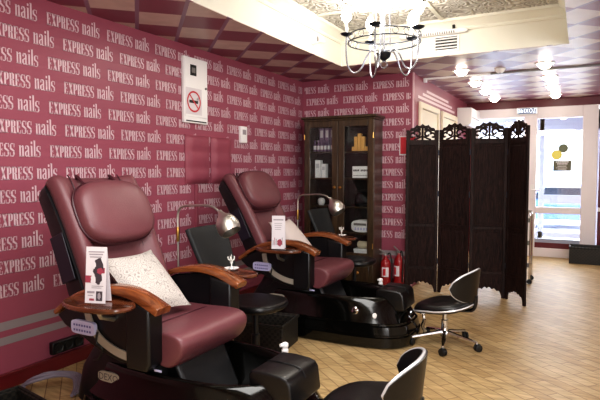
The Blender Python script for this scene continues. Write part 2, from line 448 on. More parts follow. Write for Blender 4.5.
# face strip closing the cut edge of the lower ceiling
mb.bb((TX0-e, TY0-e, RZ), (TX1+e, TY1+e, RZ+.05), 1)
struct(mb.build('trim_1', [M['plaster'], M['emboss']]))
mb = MB()
prof = [(0, 2.69), (.012, 2.69), (.02, 2.705), (.016, 2.72), (.05, 2.76), (.085, 2.775), (.085, 2.80), (0, 2.80)]
mb.loft([[(TX0+a, TY0+a, z) for a, z in prof], [(TX0+a, TY1-a, z) for a, z in prof], [(TX1-a, TY1-a, z) for a, z in prof],
         [(TX1-a, TY0+a, z) for a, z in prof], [(TX0+a, TY0+a, z) for a, z in prof]], 0, False, False)
for k in range(5):   # thin battens between embossed ceiling tiles
    y = TY1-.75-.9*k; mb.bb((TX0+.09, y-.02, RZ-.012), (TX1-.09, y+.02, RZ))
mb.bb((-1.24, TY0+.1, RZ-.012), (-1.2, TY1-.09, RZ))
struct(mb.build('trim_2', M['plaster'], ang=30))
# skirting
mb = MB(); mb.bb((WX, -1.6, 0), (WX+.018, BY, .085)); mb.bb((WX, -1.6, .085), (WX+.026, BY, .1)); struct(mb.build('baseboard_left', M['skirt'], bevel=.003))
mb = MB(); mb.bb((WX+.03, BY-.018, 0), (RX, BY, .085)); mb.bb((WX+.03, BY-.026, .085), (RX, BY, .1)); struct(mb.build('baseboard_back', M['skirt'], bevel=.003))
mb = MB(); mb.bb((RX-.0, BY-.004, 0), (RX+.014, BY+.02, CZ)); struct(mb.build('trim_3', mat('pale_pink_corner_bead', (206, 168, 176), .5)))
# white doors in the hall wall
def hall_door(n, y0, y1):
    mb = MB(); t = .07
    mb.bb((RX, y0, 0), (RX+.035, y0+t, 2.165)); mb.bb((RX, y1-t, 0), (RX+.035, y1, 2.165)); mb.bb((RX, y0+t, 2.165-t), (RX+.035, y1-t, 2.165))
    fr = struct(mb.build('door_%d' % n, M['cream'], bevel=.006))
    mb = MB(); mb.bb((RX+.001, y0+t+.004, .01), (RX+.014, y1-t-.004, 2.09)); lf = mb.build('door_leaf', M['cream'], fr, bevel=.003)
    mb = MB()
    for z0, z1 in ((.15, .95), (1.1, 1.97)): mb.bb((RX+.014, y0+t+.12, z0), (RX+.02, y1-t-.12, z1))
    mb.build('door_panel', M['cream'], lf, bevel=.005)
    mb = MB(); mb.tube([(RX+.014, y0+.14, 1.0), (RX+.06, y0+.14, 1.0), (RX+.06, y0+.25, 1.0)], .009); mb.build('door_handle', M['steel'], lf)
hall_door(2, 6.2, 7.14); hall_door(3, 7.3, 8.26)
# entrance: white framed glazed door, fixed lights either side
X0, X1 = -.64, -.01
mb = MB()
mb.bb((-.75, FY-.03, 0), (X0, FY+.07, 2.345)); mb.bb((X1, FY-.03, 0), (.2, FY+.07, 2.345)); mb.bb((X0, FY-.03, 2.17), (X1, FY+.07, 2.345))
mb.bb((X0, FY-.03, 0), (X1, FY+.07, .14))
d1 = struct(mb.build('door_1', M['pvc'], bevel=.006))
mb = MB(); mb.bb((X0, FY-.02, .14), (X1, FY+.05, .225)); mb.build('threshold_bar', M['maroon'], d1)
mb = MB(); mb.bb((X0, FY-.02, .225), (X1, FY+.05, .285)); mb.build('bottom_rail', M['greyframe'], d1)
mb = MB(); mb.bb((X0, FY-.045, .685), (X1, FY+.05, .785)); mb.build('middle_rail', M['pvc'], d1, bevel=.006)
mb = MB(); mb.bb((X0, FY+.005, .785), (X1, FY+.015, 2.17)); mb.build('upper_pane', M['glass'], d1)
mb = MB(); mb.bb((X0, FY+.005, .285), (X1, FY+.015, .685)); mb.build('lower_pane', M['glass'], d1)
mb = MB(); mb.bb((-.72, FY-.05, .92), (-.67, FY-.03, 1.14)); mb.tube([(-.695, FY-.05, 1.05), (-.695, FY-.09, 1.05), (-.57, FY-.09, 1.05)], .011); mb.build('door_handle', M['white'], d1)
# stickers on the glass
def disc(mb, c, r, n=24, mi=0, y=None): mb.add([(c[0]+r*math.cos(2*PI*k/n), c[1], c[2]+r*math.sin(2*PI*k/n)) for k in range(n)], [tuple(range(n))], mi)
mb = MB(); disc(mb, (-.355, FY-.001, 1.60), .075); tag(mb.build('round_sticker', M['yellow'], d1, recalc=False), 'yellow round sticker')
mb = MB(); disc(mb, (-.265, FY+.0005, 1.70), .068); tag(mb.build('round_sticker', M['dgreen'], d1, recalc=False), 'grey green round sticker')
mb = MB(); mb.add([(-.40, FY-.001, 1.35), (-.15, FY-.001, 1.35), (-.15, FY-.001, 1.51), (-.40, FY-.001, 1.51)], [(0,1,2,3)])
def hbar(x0, x1, z0, z1): mb.add([(x0, FY-.003, z0), (x1, FY-.003, z0), (x1, FY-.003, z1), (x0, FY-.003, z1)], [(0,1,2,3)], 1)
for z, x0, x1, h in ((1.49, -.365, -.185, .02), (1.46, -.345, -.2, .018), (1.425, -.34, -.215, .012), (1.398, -.36, -.2, .008), (1.38, -.33, -.22, .008), (1.366, -.35, -.21, .006)):
    n = 7
    for k in range(n):
        a = x0+(x1-x0)*k/n; hbar(a, a+(x1-x0)/n*.82, z-h/2, z+h/2)
tag(mb.build('notice_sticker', [M['olive'], M['white']], d1, recalc=False), 'olive notice sticker with white lines')
# fixed glazing left (behind the screen) and right
mb = MB(); mb.bb((-1.62, FY-.02, 0), (-1.52, FY+.07, 2.345)); mb.bb((-.83, FY-.02, 0), (-.75, FY+.07, 2.345)); mb.bb((-1.52, FY-.02, 2.2), (-.83, FY+.07, 2.345)); mb.bb((-1.52, FY-.02, 0), (-.83, FY+.07, .14))
w = struct(mb.build('window_1', M['pvc'], bevel=.005)); mb = MB(); mb.bb((-1.52, FY+.005, .14), (-.83, FY+.015, 2.2)); mb.build('pane', M['glass'], w)
mb = MB(); mb.bb((.22, FY-.03, .74), (.9, FY, .80)); mb.bb((.82, FY-.03, 0), (.9, FY, 2.345)); mb.bb((.22, FY-.03, 2.25), (.9, FY, 2.345))
w = struct(mb.build('window_2', M['pvc'], bevel=.005)); mb = MB(); mb.bb((.22, FY-.012, .06), (.82, FY-.004, 2.25)); mb.build('pane', mat('maroon_glass_panel', (92, 40, 54), .2), w)
# vestibule: outer blue-grey glazed door, ground and street beyond
mb = MB(); VY = 10.3
mb.bb((-1.7, VY, 0), (-.6, VY+.06, .28)); mb.bb((-.68, VY, 0), (-.6, VY+.06, 2.4)); mb.bb((-.6, VY, .18), (.16, VY+.06, .27)); mb.bb((-.6, VY, .78), (.16, VY+.06, .93)); mb.bb((.14, VY, 0), (.3, VY+.06, 2.4)); mb.bb((-1.7, VY, 2.05), (.3, VY+.06, 2.4)); mb.bb((-.6, VY, 0), (.14, VY+.06, .12))
d4 = struct(mb.build('door_4', M['greyframe'], bevel=.006))
mb = MB(); mb.bb((-.6, VY+.02, .27), (.14, VY+.028, .78)); mb.bb((-.6, VY+.02, .93), (.14, VY+.028, 2.05)); mb.build('pane', M['glass'], d4)
mb = MB(); mb.tube([(-.56, VY-.06, 1.07), (.1, VY-.06, 1.07)], .012); mb.bb((-.56, VY-.06, 1.06), (-.545, VY, 1.08)); mb.bb((.085, VY-.06, 1.06), (.1, VY, 1.08)); mb.build('push_bar', M['steel'], d4)
mb = MB(); mb.bb((-1.75, FY+.12, -.1), (.5, VY+.1, 0)); struct(mb.build('trim_4', mat('pale_vestibule_tile', (196, 190, 184), .4)))
mb = MB(); mb.bb((-1.75, FY+.12, 2.5), (.5, VY+.1, 2.55)); struct(mb.build('trim_5', mat('grey_vestibule_soffit', (104, 108, 118), .4)))
mb = MB(); mb.bb((-14, VY+.1, -.25), (14, 40, -.12)); struct(mb.build('trim_6', mat('pale_snowy_pavement', (226, 228, 234), .7, noise=.15, nscale=1)))

# ------------------------------------------------------------------ pedicure spa chairs
def outline(hw, xf, xr, z, n=44, e=3.4):
    cx = (xf+xr)/2; a = (xf-xr)/2
    return [(cx+x, y, z) for x, y in superell(a, hw, n, e)]
def spa_chair(loc, label, bx, pz, td):
    t = thing('pedicure_chair', label, 'pedicure chair', loc, 0, 'pedicure spa chairs')
    # foot tub: square at the floor, drawn in and rounder towards the rim
    mb = MB(); R = []
    for z, d, f, e in ((0, .03, 0, 3.6), (.015, .004, 0, 3.6), (.085, 0, 0, 3.6), (.091, .012, 0, 3.6), (.102, .014, 0, 3.6), (.108, .004, .005, 3.5), (.165, .010, .012, 3.4), (.171, .024, .014, 3.3), (.184, .026, .016, 3.3), (.19, .018, .018, 3.2), (.25, .035, .035, 3.0), (.30, .045, .05, 2.9), (.335, .052, .075, 2.8), (.358, .055, .09, 2.7), (.368, .062, .10, 2.7), (.37, .076, .105, 2.7), (.363, .092, .11, 2.7), (.32, .105, .12, 2.7), (.2, .14, .14, 2.6), (.15, .18, .15, 2.6), (.14, .25, .18, 2.6)):
        R.append(outline(.365-d, .95+td-d-f, -.45+d, z, 44, e))
    mb.loft(R); mb.build('foot_tub', M['blk_gloss'], t, ang=50)
    # pedestal carrying the seat
    mb = MB(); R = []
    for z, x0, x1, hw in ((.13, -.44, .22, .30), (.3, -.40, .2, .29), (.4, -.33, .2, .275), (.5, -.28, .22, .26)):
        R.append([(x, y, z) for x, y in [((x0+x1)/2+a, b) for a, b in superell((x1-x0)/2, hw, 28, 5)]])
    mb.loft(R); mb.build('pedestal', M['blk_plastic'], t, ang=50)
    # sloping inner apron between the seat and the basin
    mb = MB(); mb.prism([(.1, .42), (.24, .42), (.36, .17), (.1, .17)], lambda a, b, s: (a, s, b), -.2, .2); mb.build('apron', M['blk_plastic'], t, bevel=.02)
    # foot rest pad
    mb = MB()
    prof = [(.665, .395), (.672, .418), (.69, .426), (.76, .428), (.84, .422), (.87, .412), (.886, .39), (.90, .28), (.885, .268), (.80, .265), (.675, .34)]
    hw = [(-.158, .93), (-.152, .985), (-.145, 1), (-.06, 1.0), (.06, 1.0), (.13, 1), (.137, .985), (.143, .93)]
    rings = []
    for y, s in hw: rings.append([(.78+td+(a-.78)*s, y-.01, .35+(b-.35)*s) for a, b in prof])
    mb.loft(rings); fp = mb.build('foot_rest', M['blk_leather'], t, ang=50, bevel=.012)
    mb = MB(); mb.tube(smoothpath([(.682+td, -.02, .427), (.76+td, -.02, .431), (.84+td, -.02, .425), (.872+td, -.02, .414), (.890+td, -.02, .38)], 4), .003, 6); mb.build('seam', M['blk_plastic'], fp)
    mb = MB(); mb.lathe([(0, .0), (.05, 0), (.055, .01), (.055, .24), (0, .25)], (.79+td, -.02, .15), 16); mb.build('foot_rest_post', M['grey'], t)
    # jets and lights on the tub's outer wall, spray handle, drain pipe
    mb = MB(); Xm = Matrix.Rotation(rad(78), 3, 'X')
    mb.lathe([(0, 0), (.026, 0), (.03, .006), (.022, .016), (0, .02)], (.60, -.318, .275), 16, 0, Xm); mb.build('jet_knob', M['chrome'], t)
    Xm2 = Matrix.Rotation(rad(60), 3, 'Z') @ Matrix.Rotation(rad(80), 3, 'X')
    mb = MB(); mb.lathe([(0, 0), (.02, 0), (.022, .005), (.018, .01), (0, .011)], (.745, -.285, .245), 16, 0, Xm2); mb.build('tub_light', M['white'], t)
    mb = MB(); mb.lathe([(0, 0), (.018, 0), (.02, .015), (.014, .026), (.02, .036), (.018, .05), (.008, .056), (0, .056)], (.60, .27, .366), 14)
    mb.tube([(.60, .27, .405), (.585, .245, .41)], .010); tag(mb.build('spray_handle', M['white'], t), 'white spray handle')
    mb = MB(); mb.tube(smoothpath([(.90+td, .10, .22), (.965+td, .1, .22), (.985+td, .1, .16), (.965+td, .12, .10), (.985+td, .14, .05)], 5), .014); mb.lathe([(0,0),(.02,0),(.02,.03),(0,.03)], (.965+td, .1, .205), 12); mb.build('drain_pipe', M['chrome'], t)
    # seat cushion
    mb = MB()
    prof = [(-.26, .46), (-.27, .53), (-.22, .565), (-.08, .566), (.08, .566), (.2, .574), (.30, .573), (.352, .552), (.366, .512), (.345, .455), (.305, .412), (.265, .39), (.2, .415), (.0, .46)]
    rings = []
    for y, s in ((-.285, .90), (-.28, .965), (-.26, 1), (-.13, 1.01), (0, 1.0), (.13, 1.01), (.26, 1), (.28, .965), (.285, .90)):
        rings.append([(.03+(a-.03)*s, y, .51+(b-.51)*s) for a, b in prof])
    mb.loft(rings); st = mb.build('seat', M['leather'], t, ang=80, sub=2)
    mb = MB(); mb.tube(smoothpath([(.10, -.279, .548), (.105, -.2, .570), (.105, 0, .571), (.105, .2, .570), (.10, .279, .548)], 4), .0035, 6); mb.build('seam', M['leather_dark'], st)
    # backrest: spine curve, bolstered front, black shell behind
    spine = [(a+bx*max(0, (b-.5)/.6), b) for a, b in [(-.235, .50), (-.30, .66), (-.375, .84), (-.455, 1.02), (-.53, 1.17), (-.58, 1.26), (-.615, 1.295)]]
    sp = smoothpath([(a, 0, b) for a, b in spine], 3)
    def bk(i, y, n):
        p = sp[i]; q = sp[min(i+1, len(sp)-1)]-sp[max(i-1, 0)]; q.normalize(); nn = Vector((q.z, 0, -q.x)); return p+nn*n+Vector((0, y, 0))
    L = len(sp)
    mb = MB(); rings = []
    for i in range(L):
        v = i/(L-1); w = .305-.03*max(0, (v-.86)/.14)**2-.02*(1-v); bo = .115*(1-.35*v) if v < .9 else .075*(1-(v-.9)*7)
        bo = max(bo, .02); c = .035 if v < .92 else .02
        prof = [(-w, -.05), (-w-.004, bo*.5), (-w+.015, bo*.95), (-w+.05, bo), (-w+.09, bo*.8), (-w+.125, c+.005), (-.1, c), (0, c+.006), (.1, c), (w-.125, c+.005), (w-.09, bo*.8), (w-.05, bo), (w-.015, bo*.95), (w+.004, bo*.5), (w, -.05), (0, -.06)]
        rings.append([bk(i, y, n) for y, n in prof])
    mb.loft(rings); bkr = mb.build('backrest', M['leather'], t, ang=80, sub=1)
    mb = MB()
    for s in (-1, 1): mb.tube([bk(i, s*.178, .052) for i in range(2, L-1)], .004, 6)
    for i in (4, 8): mb.tube([bk(i, y, .046) for y in (-.15, -.05, .05, .15)], .0035, 6)
    mb.build('seam', M['leather_dark'], bkr)
    mb = MB(); rings = []
    for i in range(L-1):
        v = i/(L-2); w = .318-.02*(1-v)-.05*max(0, (v-.85)/.15)**2; d = -.13+.02*v+.05*max(0, (v-.85)/.15)
        f = .045*(1-v)-.01
        rings.append([bk(i, y, n) for y, n in [(-w, f), (-w-.004, -.04), (-w+.01, d*.8), (-w+.07, d), (w-.07, d), (w-.01, d*.8), (w+.004, -.04), (w, f)]])
    mb.loft(rings); sh = mb.build('back_shell', M['blk_plastic'], t, ang=50)
    for s in (-1, 1):
        mb = MB(); rings = []
        for i in range(5, 10): rings.append([bk(i, s*(.317+e), n) for n, e in ((-.085, 0), (-.085, .007), (.02, .007), (.02, 0))])
        mb.loft(rings); mb.build('side_pocket', M['navy'], sh, bevel=.004)
        mb = MB(); p = bk(3, s*.318, -.01); mb.lathe([(0, 0), (.012, 0), (.012, .01), (.005, .014), (0, .014)], p, 12, 0, Matrix.Rotation(rad(90)*(1 if s < 0 else -1), 3, 'X')); mb.build('hinge_bolt', M['chrome'], sh)
    # head pillow
    mb = MB(); pc = Vector((-.492+bx-pz*.45, 0, 1.105+pz)); q = (sp[-4]-sp[8]).normalized(); nn = Vector((q.z, 0, -q.x))
    rings = []; pn = superell(.262, .19, 32, 3.0)
    for d, s in ((.03, .84), (.045, .93), (.06, .985), (.09, 1.0), (.125, .985), (.145, .94), (.158, .85), (.168, .65), (.173, .35)):
        rings.append([pc+nn*(d-.02*(b/.17 < -.2)*0)+Vector((0, a*s, 0))+q*(b*s) for a, b in pn])
    mb.loft(rings); pl = mb.build('head_pillow', M['leather'], t, ang=80, sub=1)
    mb = MB(); mb.tube([pc+nn*.092+Vector((0, a*1.003, 0))+q*(b*1.003) for a, b in pn], .006, 6, 0, True); mb.build('piping', M['leather_dark'], pl)
    mb = MB()
    for s in (-1, 1): mb = MB(); mb.tube([bk(L-3, s*.12, .035), bk(L-2, s*.12, .05), pc+nn*.075+Vector((0, s*.12, 0))+q*.175], .005, 6, 0, False, 2.5); mb.build('strap', M['leather_dark'], pl)
    # arms: black side panel, front post, grey sweep, wooden top, swivel tray
    for s in (-1, 1):
        Y = s*.325
        mb = MB(); poly = [(-.44, .59), (-.33, .66), (-.2, .715), (0, .742), (.12, .735), (.12, .41), (.02, .41), (-.12, .44), (-.26, .50), (-.38, .54)]
        mb.prism(poly, lambda a, b, q_: (a, q_, b), Y-.02, Y+.02); ap = mb.build('arm_panel', M['blk_plastic'], t, bevel=.008)
        mb = MB(); fl = smoothpath([(-.20, Y+s*.024, .665), (-.18, Y+s*.024, .585), (-.11, Y+s*.024, .51), (.0, Y+s*.024, .465), (.10, Y+s*.024, .45)], 4)
        rings = []
        for i, p in enumerate(fl):
            d = (fl[min(i+1, len(fl)-1)]-fl[max(i-1, 0)]).normalized(); nz = Vector((-d.z, 0, d.x)); w = .021
            rings.append([p-nz*w, p+nz*w, p+nz*w+Vector((0, s*.008, 0)), p-nz*w+Vector((0, s*.008, 0))])
        mb.loft(rings); mb.build('grey_sweep', M['grey'], ap)
        mb = MB(); mb.prism([(.085, .40), (.215, .40), (.235, .44), (.235, .705), (.085, .735)], lambda a, b, q_: (a, q_, b), Y-.05, Y+.05); mb.build('arm_post', M['blk_plastic'], t, bevel=.012)
        mb = MB(); path = smoothpath([(-.46, Y, .60), (-.36, Y, .668), (-.22, Y, .732), (-.06, Y, .765), (.06, Y, .766), (.16, Y, .745), (.285, Y, .695)], 5)
        rings = []
        for i, p in enumerate(path):
            d = (path[min(i+1, len(path)-1)]-path[max(i-1, 0)]).normalized(); nz = Vector((-d.z, 0, d.x)); v = i/(len(path)-1)
            w = .026+.022*min(1, v*1.6); h = .014+.007*min(1, v*1.5)
            rings.append([p+Vector((0, a, 0))+nz*b for a, b in [(-w, -h), (w, -h), (w+.002, 0), (w, h*.6), (w*.75, h), (-w*.75, h), (-w, h*.6), (-w-.002, 0)]])
        mb.loft(rings); mb.build('armrest', M['armwood'], t, bevel=.004)
        tx, ty, tl = (.0, -.455, .205) if s < 0 else (.04, .47, .25)
        mb = MB(); rr = superell(tl, .112, 36, 2.2)
        mb.loft([[(tx+a*k, ty+b*k, z) for a, b in rr] for z, k in ((.708, .93), (.714, .985), (.722, 1), (.730, .985), (.733, .96), (.729, .90))])
        tr = mb.build('tray', M['traywood'], t, ang=30)
        mb = MB(); mb.tube([(tx-.02, ty, .71), (tx-.02, ty-s*.03, .65), (tx-.02, Y+s*.02, .62)], .012); mb.build('tray_bracket', M['steel'], tr)
    # seat side fabric gusset, name plate, remote holder
    mb = MB(); sh_ = superell(.075, .026, 24, 4)
    mb.prism(sh_, lambda a, b, q_: (-.105+a, q_, .30+b), -.299, -.311)
    add_text(mb, 'DEXO', lambda a, b: (-.105+a, -.312, .298+b), .05, .05, 1)
    npz = mb.build('name_plate', [M['grey'], M['ink_dark']], t); tag(npz, 'small oval silver name plate')
    mb = MB(); mb.prism(superell(.085, .028, 24, 5), lambda a, b, q_: (-.215+a, q_, .557+b*1.25), -.352, -.372)
    for r_ in range(2):
        for k in range(7): mb.bb((-.28+.019*k, -.3735, .562-.026*r_), (-.268+.019*k, -.372, .573-.026*r_), 1)
    rm = mb.build('control_panel', [M['lavender'], mat('violet_button', (96, 92, 150), .4)], t, bevel=.004); tag(rm, 'lavender white button panel')
    mb = MB(); mb.tube(smoothpath([(-.12, -.36, .545), (-.13, -.36, .49), (-.10, -.35, .46), (-.14, -.34, .40), (-.2, -.32, .38)], 5), .006, 6); mb.build('control_cable', M['rubber'], rm)
    mb = MB(); mb.bb((.2, -.305, .385), (.245, -.302, .395)); mb.build('indicator', M['lavender'], t)
    return t
NC = (-2.0, 2.19, 0); FC = (-2.12, 4.08, 0)
chA = spa_chair(NC, 'nearer burgundy leather pedicure chair with white swirl cushion, beside the socket strip', .02, -.03, -.015)
chB = spa_chair(FC, 'farther burgundy leather pedicure chair, in front of the glazed cabinet', -.045, .025, .045)

# ------------------------------------------------------------------ scatter cushions on the seats
def lean(loc, lean_deg, turn):
    a = rad(lean_deg); R = Matrix(((0, -math.sin(a), math.cos(a)), (1, 0, 0), (0, math.cos(a), math.sin(a))))
    return Matrix.Translation(loc) @ Matrix.Rotation(rad(turn), 4, 'Z') @ R.to_4x4()
mb = MB(); cushion_geo(mb, .37, .43, .13)
o = mb.build('throw_cushion', M['swirl'], None, ang=80); o.matrix_world = lean((-2.085, 2.13, .745), 48, -4)
tag(o, 'large white swirl patterned cushion leaning on the nearer pedicure chair', 'cushion', 'scatter cushions')
mb = MB(); cushion_geo(mb, .34, .40, .12)
o = mb.build('throw_cushion', mat('cream_cushion_cloth', (200, 188, 184), .75, noise=.06), None, ang=80); o.matrix_world = lean((-2.235, 4.06, .77), 45, -4)
tag(o, 'plain cream cushion leaning on the farther pedicure chair', 'cushion', 'scatter cushions')

# ------------------------------------------------------------------ leaflets standing on the trays
def leaflet(loc, rz, label, style):
    t = thing('leaflet', label, 'leaflet', loc, rz, 'leaflets on the chair trays')
    w, h = .105, .262
    mb = MB()
    def P(a, b, e=0): return (a, -.028+.024*b/h-e, b)
    mb.add([P(-w/2, 0), P(w/2, 0), P(w/2, h), P(-w/2, h)], [(0, 1, 2, 3)])
    mb.add([(-w/2, .028, 0), (w/2, .028, 0), (w/2, -.003, h), (-w/2, -.003, h)], [(0, 3, 2, 1)])
    def q(x0, x1, z0, z1, mi, e=.0012): mb.add([P(x0, z0, e), P(x1, z0, e), P(x1, z1, e), P(x0, z1, e)], [(0, 1, 2, 3)], mi)
    def blob(cx, cz, a, b, mi, e): 
        mb.add([P(cx+a*math.cos(k*PI/8)*(1+.15*math.sin(3*k)), cz+b*math.sin(k*PI/8)*(1+.12*math.cos(2*k)), e) for k in range(16)], [tuple(range(16))], mi)
    if style == 0:
        for k in range(3): q(-.04+.004*k, .04-.006*k, .236-.012*k, .241-.012*k, 3)
        q(-w/2, -.005, .095, .128, 1); q(.01, .045, .14, .165, 1); blob(.012, .165, .026, .045, 2, .0016); blob(.012, .118, .02, .03, 2, .0017); blob(-.012, .178, .012, .018, 0, .0022); blob(-.012, .11, .012, .024, 0, .0023); blob(.022, .15, .016, .015, 1, .0024)
        for k in range(2): q(-.02, .04-.01*k, .078-.008*k, .081-.008*k, 3)
        q(.004, .036, .012, .056, 2); blob(.02, .034, .008, .016, 3, .002); q(-.042, -.004, .046, .056, 3); q(-.038, -.012, .034, .038, 3); q(-.03, -.006, .012, .022, 1)
    else:
        q(-.04, .04, .225, .235, 3)
        for k in range(4): q(-.032+.002*k, .03-.003*k, .2-.016*k, .204-.016*k, 3)
        for k in range(7): q(-.042+.012*k, -.038+.012*k, .03, .07+.02*math.sin(k*1.3), 1 if k % 2 else 2)
        blob(.012, .05, .02, .028, 1, .0016)
    mb.build('printed_card', [M['paper'], M['ink_red'], M['ink_dark'], M['ink_grey']], t, recalc=False, solid=0)
    return t
leaflet((-2.00, 1.735, .7335), rad(18), 'white leaflet with a dark red portrait print on the nearer pedicure chair tray', 0)
leaflet((-2.12, 3.625, .7335), rad(20), 'pale pink leaflet standing on the farther pedicure chair tray', 1)

# ------------------------------------------------------------------ glass ornament on a white saucer, on each far tray
def ornament(loc, label):
    t = thing('ornament', label, 'ornament', loc, 0, 'glass ornaments on white saucers')
    mb = MB(); mb.lathe([(0, .003), (.02, 0), (.03, .002), (.045, .01), (.047, .013), (.03, .008), (0, .006)], n=24); s = mb.build('saucer', M['white'], t, ang=60)
    mb = MB(); mb.lathe([(0, .008), (.014, .008), (.012, .014), (.004, .02), (.004, .035), (.010, .045), (.006, .055), (0, .056)], n=14)
    for k in range(5):
        a = 2*PI*k/5; mb.tube(smoothpath([(0, 0, .045), (.012*math.cos(a), .012*math.sin(a), .062), (.02*math.cos(a), .02*math.sin(a), .066), (.022*math.cos(a), .022*math.sin(a), .085)], 3), [.004]*9+[.002], 6)
    mb.tube([(0, 0, .05), (0, 0, .1)], [.004, .001], 6)
    mb.build('glass_figure', mat('clear_ornament_glass', (216, 214, 208), .08, spec=.8, coat=.5), t, ang=60)
    return t
ornament((-1.92, 2.70, .7335), 'small glass ornament on a white saucer beside the nearer desk lamp')
ornament((-2.0, 4.60, .7335), 'small glass ornament on a white saucer beside the farther desk lamp')

# ------------------------------------------------------------------ goose neck lamps on slim posts
def goose_lamp(loc, label):
    t = thing('gooseneck_lamp', label, 'lamp', loc, 0, 'nickel gooseneck lamps')
    mb = MB(); mb.lathe([(0, 0), (.115, 0), (.12, .006), (.11, .018), (.03, .026), (.012, .05), (0, .05)], n=28); mb.build('base', M['steel'], t)
    mb = MB(); mb.tube([(0, 0, .04), (0, 0, .86)], .0075, 10); mb.build('post', M['steel'], t)
    mb = MB(); mb.lathe([(0, .84), (.011, .845), (.013, .86), (.013, .93), (.010, .95), (0, .95)], n=12); mb.build('collar', M['brass'], t)
    mb = MB(); mb.tube(smoothpath([(0, 0, .94), (0, 0, 1.02), (.012, 0, 1.07), (.05, 0, 1.10), (.14, 0, 1.108), (.26, 0, 1.112), (.33, 0, 1.095), (.385, 0, 1.055)], 5), .0085, 10); mb.build('arm', M['steel'], t)
    d = Vector((.62, -.1, -.78)).normalized(); Rm = d.to_track_quat('Z', 'Y').to_matrix()
    mb = MB(); mb.lathe([(0, -.03), (.014, -.03), (.02, -.01), (.026, 0), (.03, .01), (.055, .03), (.073, .062), (.08, .098), (.078, .125), (.068, .15), (.064, .148), (.072, .124), (.073, .1), (.066, .066), (.05, .04), (0, .02)], Vector((.385, 0, 1.055)), 28, 0, Rm); h = mb.build('lamp_head', M['steel'], t, ang=60)
    mb = MB(); mb.lathe([(0, .04), (.012, .045), (.018, .07), (.028, .09), (.026, .115), (0, .128)], Vector((.385, 0, 1.055)), 14, 0, Rm); mb.build('bulb', M['white'], h)
    return t
gA = goose_lamp((-2.55, 2.93, 0), 'nickel gooseneck lamp between the two pedicure chairs')
gB = dup(gA, None, (-2.60, 4.84, 0), None, 'nickel gooseneck lamp in front of the glazed cabinet')

# ------------------------------------------------------------------ black low chairs between the pedicure chairs
def guest_chair(loc, label):
    t = thing('guest_chair', label, 'chair', loc, 0, 'black chairs between the pedicure chairs')
    mb = MB(); rr = [(x if x < 0 else x, y) for x, y in superell(.21, .21, 36, 2.8)]
    mb.loft([[(a*k, b*k, z) for a, b in rr] for z, k in ((.405, .86), (.41, .95), (.425, 1), (.445, 1), (.458, .97), (.465, .9), (.468, .6))])
    mb.build('seat', M['blk_leather'], t, ang=60, sub=1)
    mb = MB(); rows = []
    for i in range(9):
        v = i/8; z = .48+.47*v; x = -.24-.19*v; w = .16+.06*v
        rows.append([(x-.04*(1-(y)**2)+.012, w*y, z) for y in [k/5-1 for k in range(11)]])
    mb.grid(rows); b = mb.build('backrest', M['blk_fabric'], t, ang=80, recalc=False, solid=.035, bevel=.01)
    mb = MB()
    for s in (-1, 1): mb.tube(smoothpath([(-.05, s*.1, .40), (-.2, s*.1, .39), (-.27, s*.1, .44), (-.31, s*.1, .56)], 4), .012, 8)
    mb.build('back_bracket', M['blk_plastic'], t)
    mb = MB(); mb.lathe([(0, .05), (.03, .05), (.03, .22), (.02, .23), (.02, .40), (0, .41)], n=14); mb.build('column', M['blk_plastic'], t)
    for k in range(4):
        a = PI/4+k*PI/2; mb = MB(); mb.tube([(.02*math.cos(a), .02*math.sin(a), .075), (.21*math.cos(a), .21*math.sin(a), .03)], [.02, .012], 8); mb.lathe([(0, 0), (.016, 0), (.016, .03), (0, .03)], (.21*math.cos(a), .21*math.sin(a), 0), 10); mb.build('leg', M['blk_plastic'], t)
    return t
cA = guest_chair((-1.97, 3.05, 0), 'black low chair between the two pedicure chairs')
cB = dup(cA, None, (-2.02, 4.98, 0), None, 'black low chair in front of the glazed cabinet, beside the farther lamp')

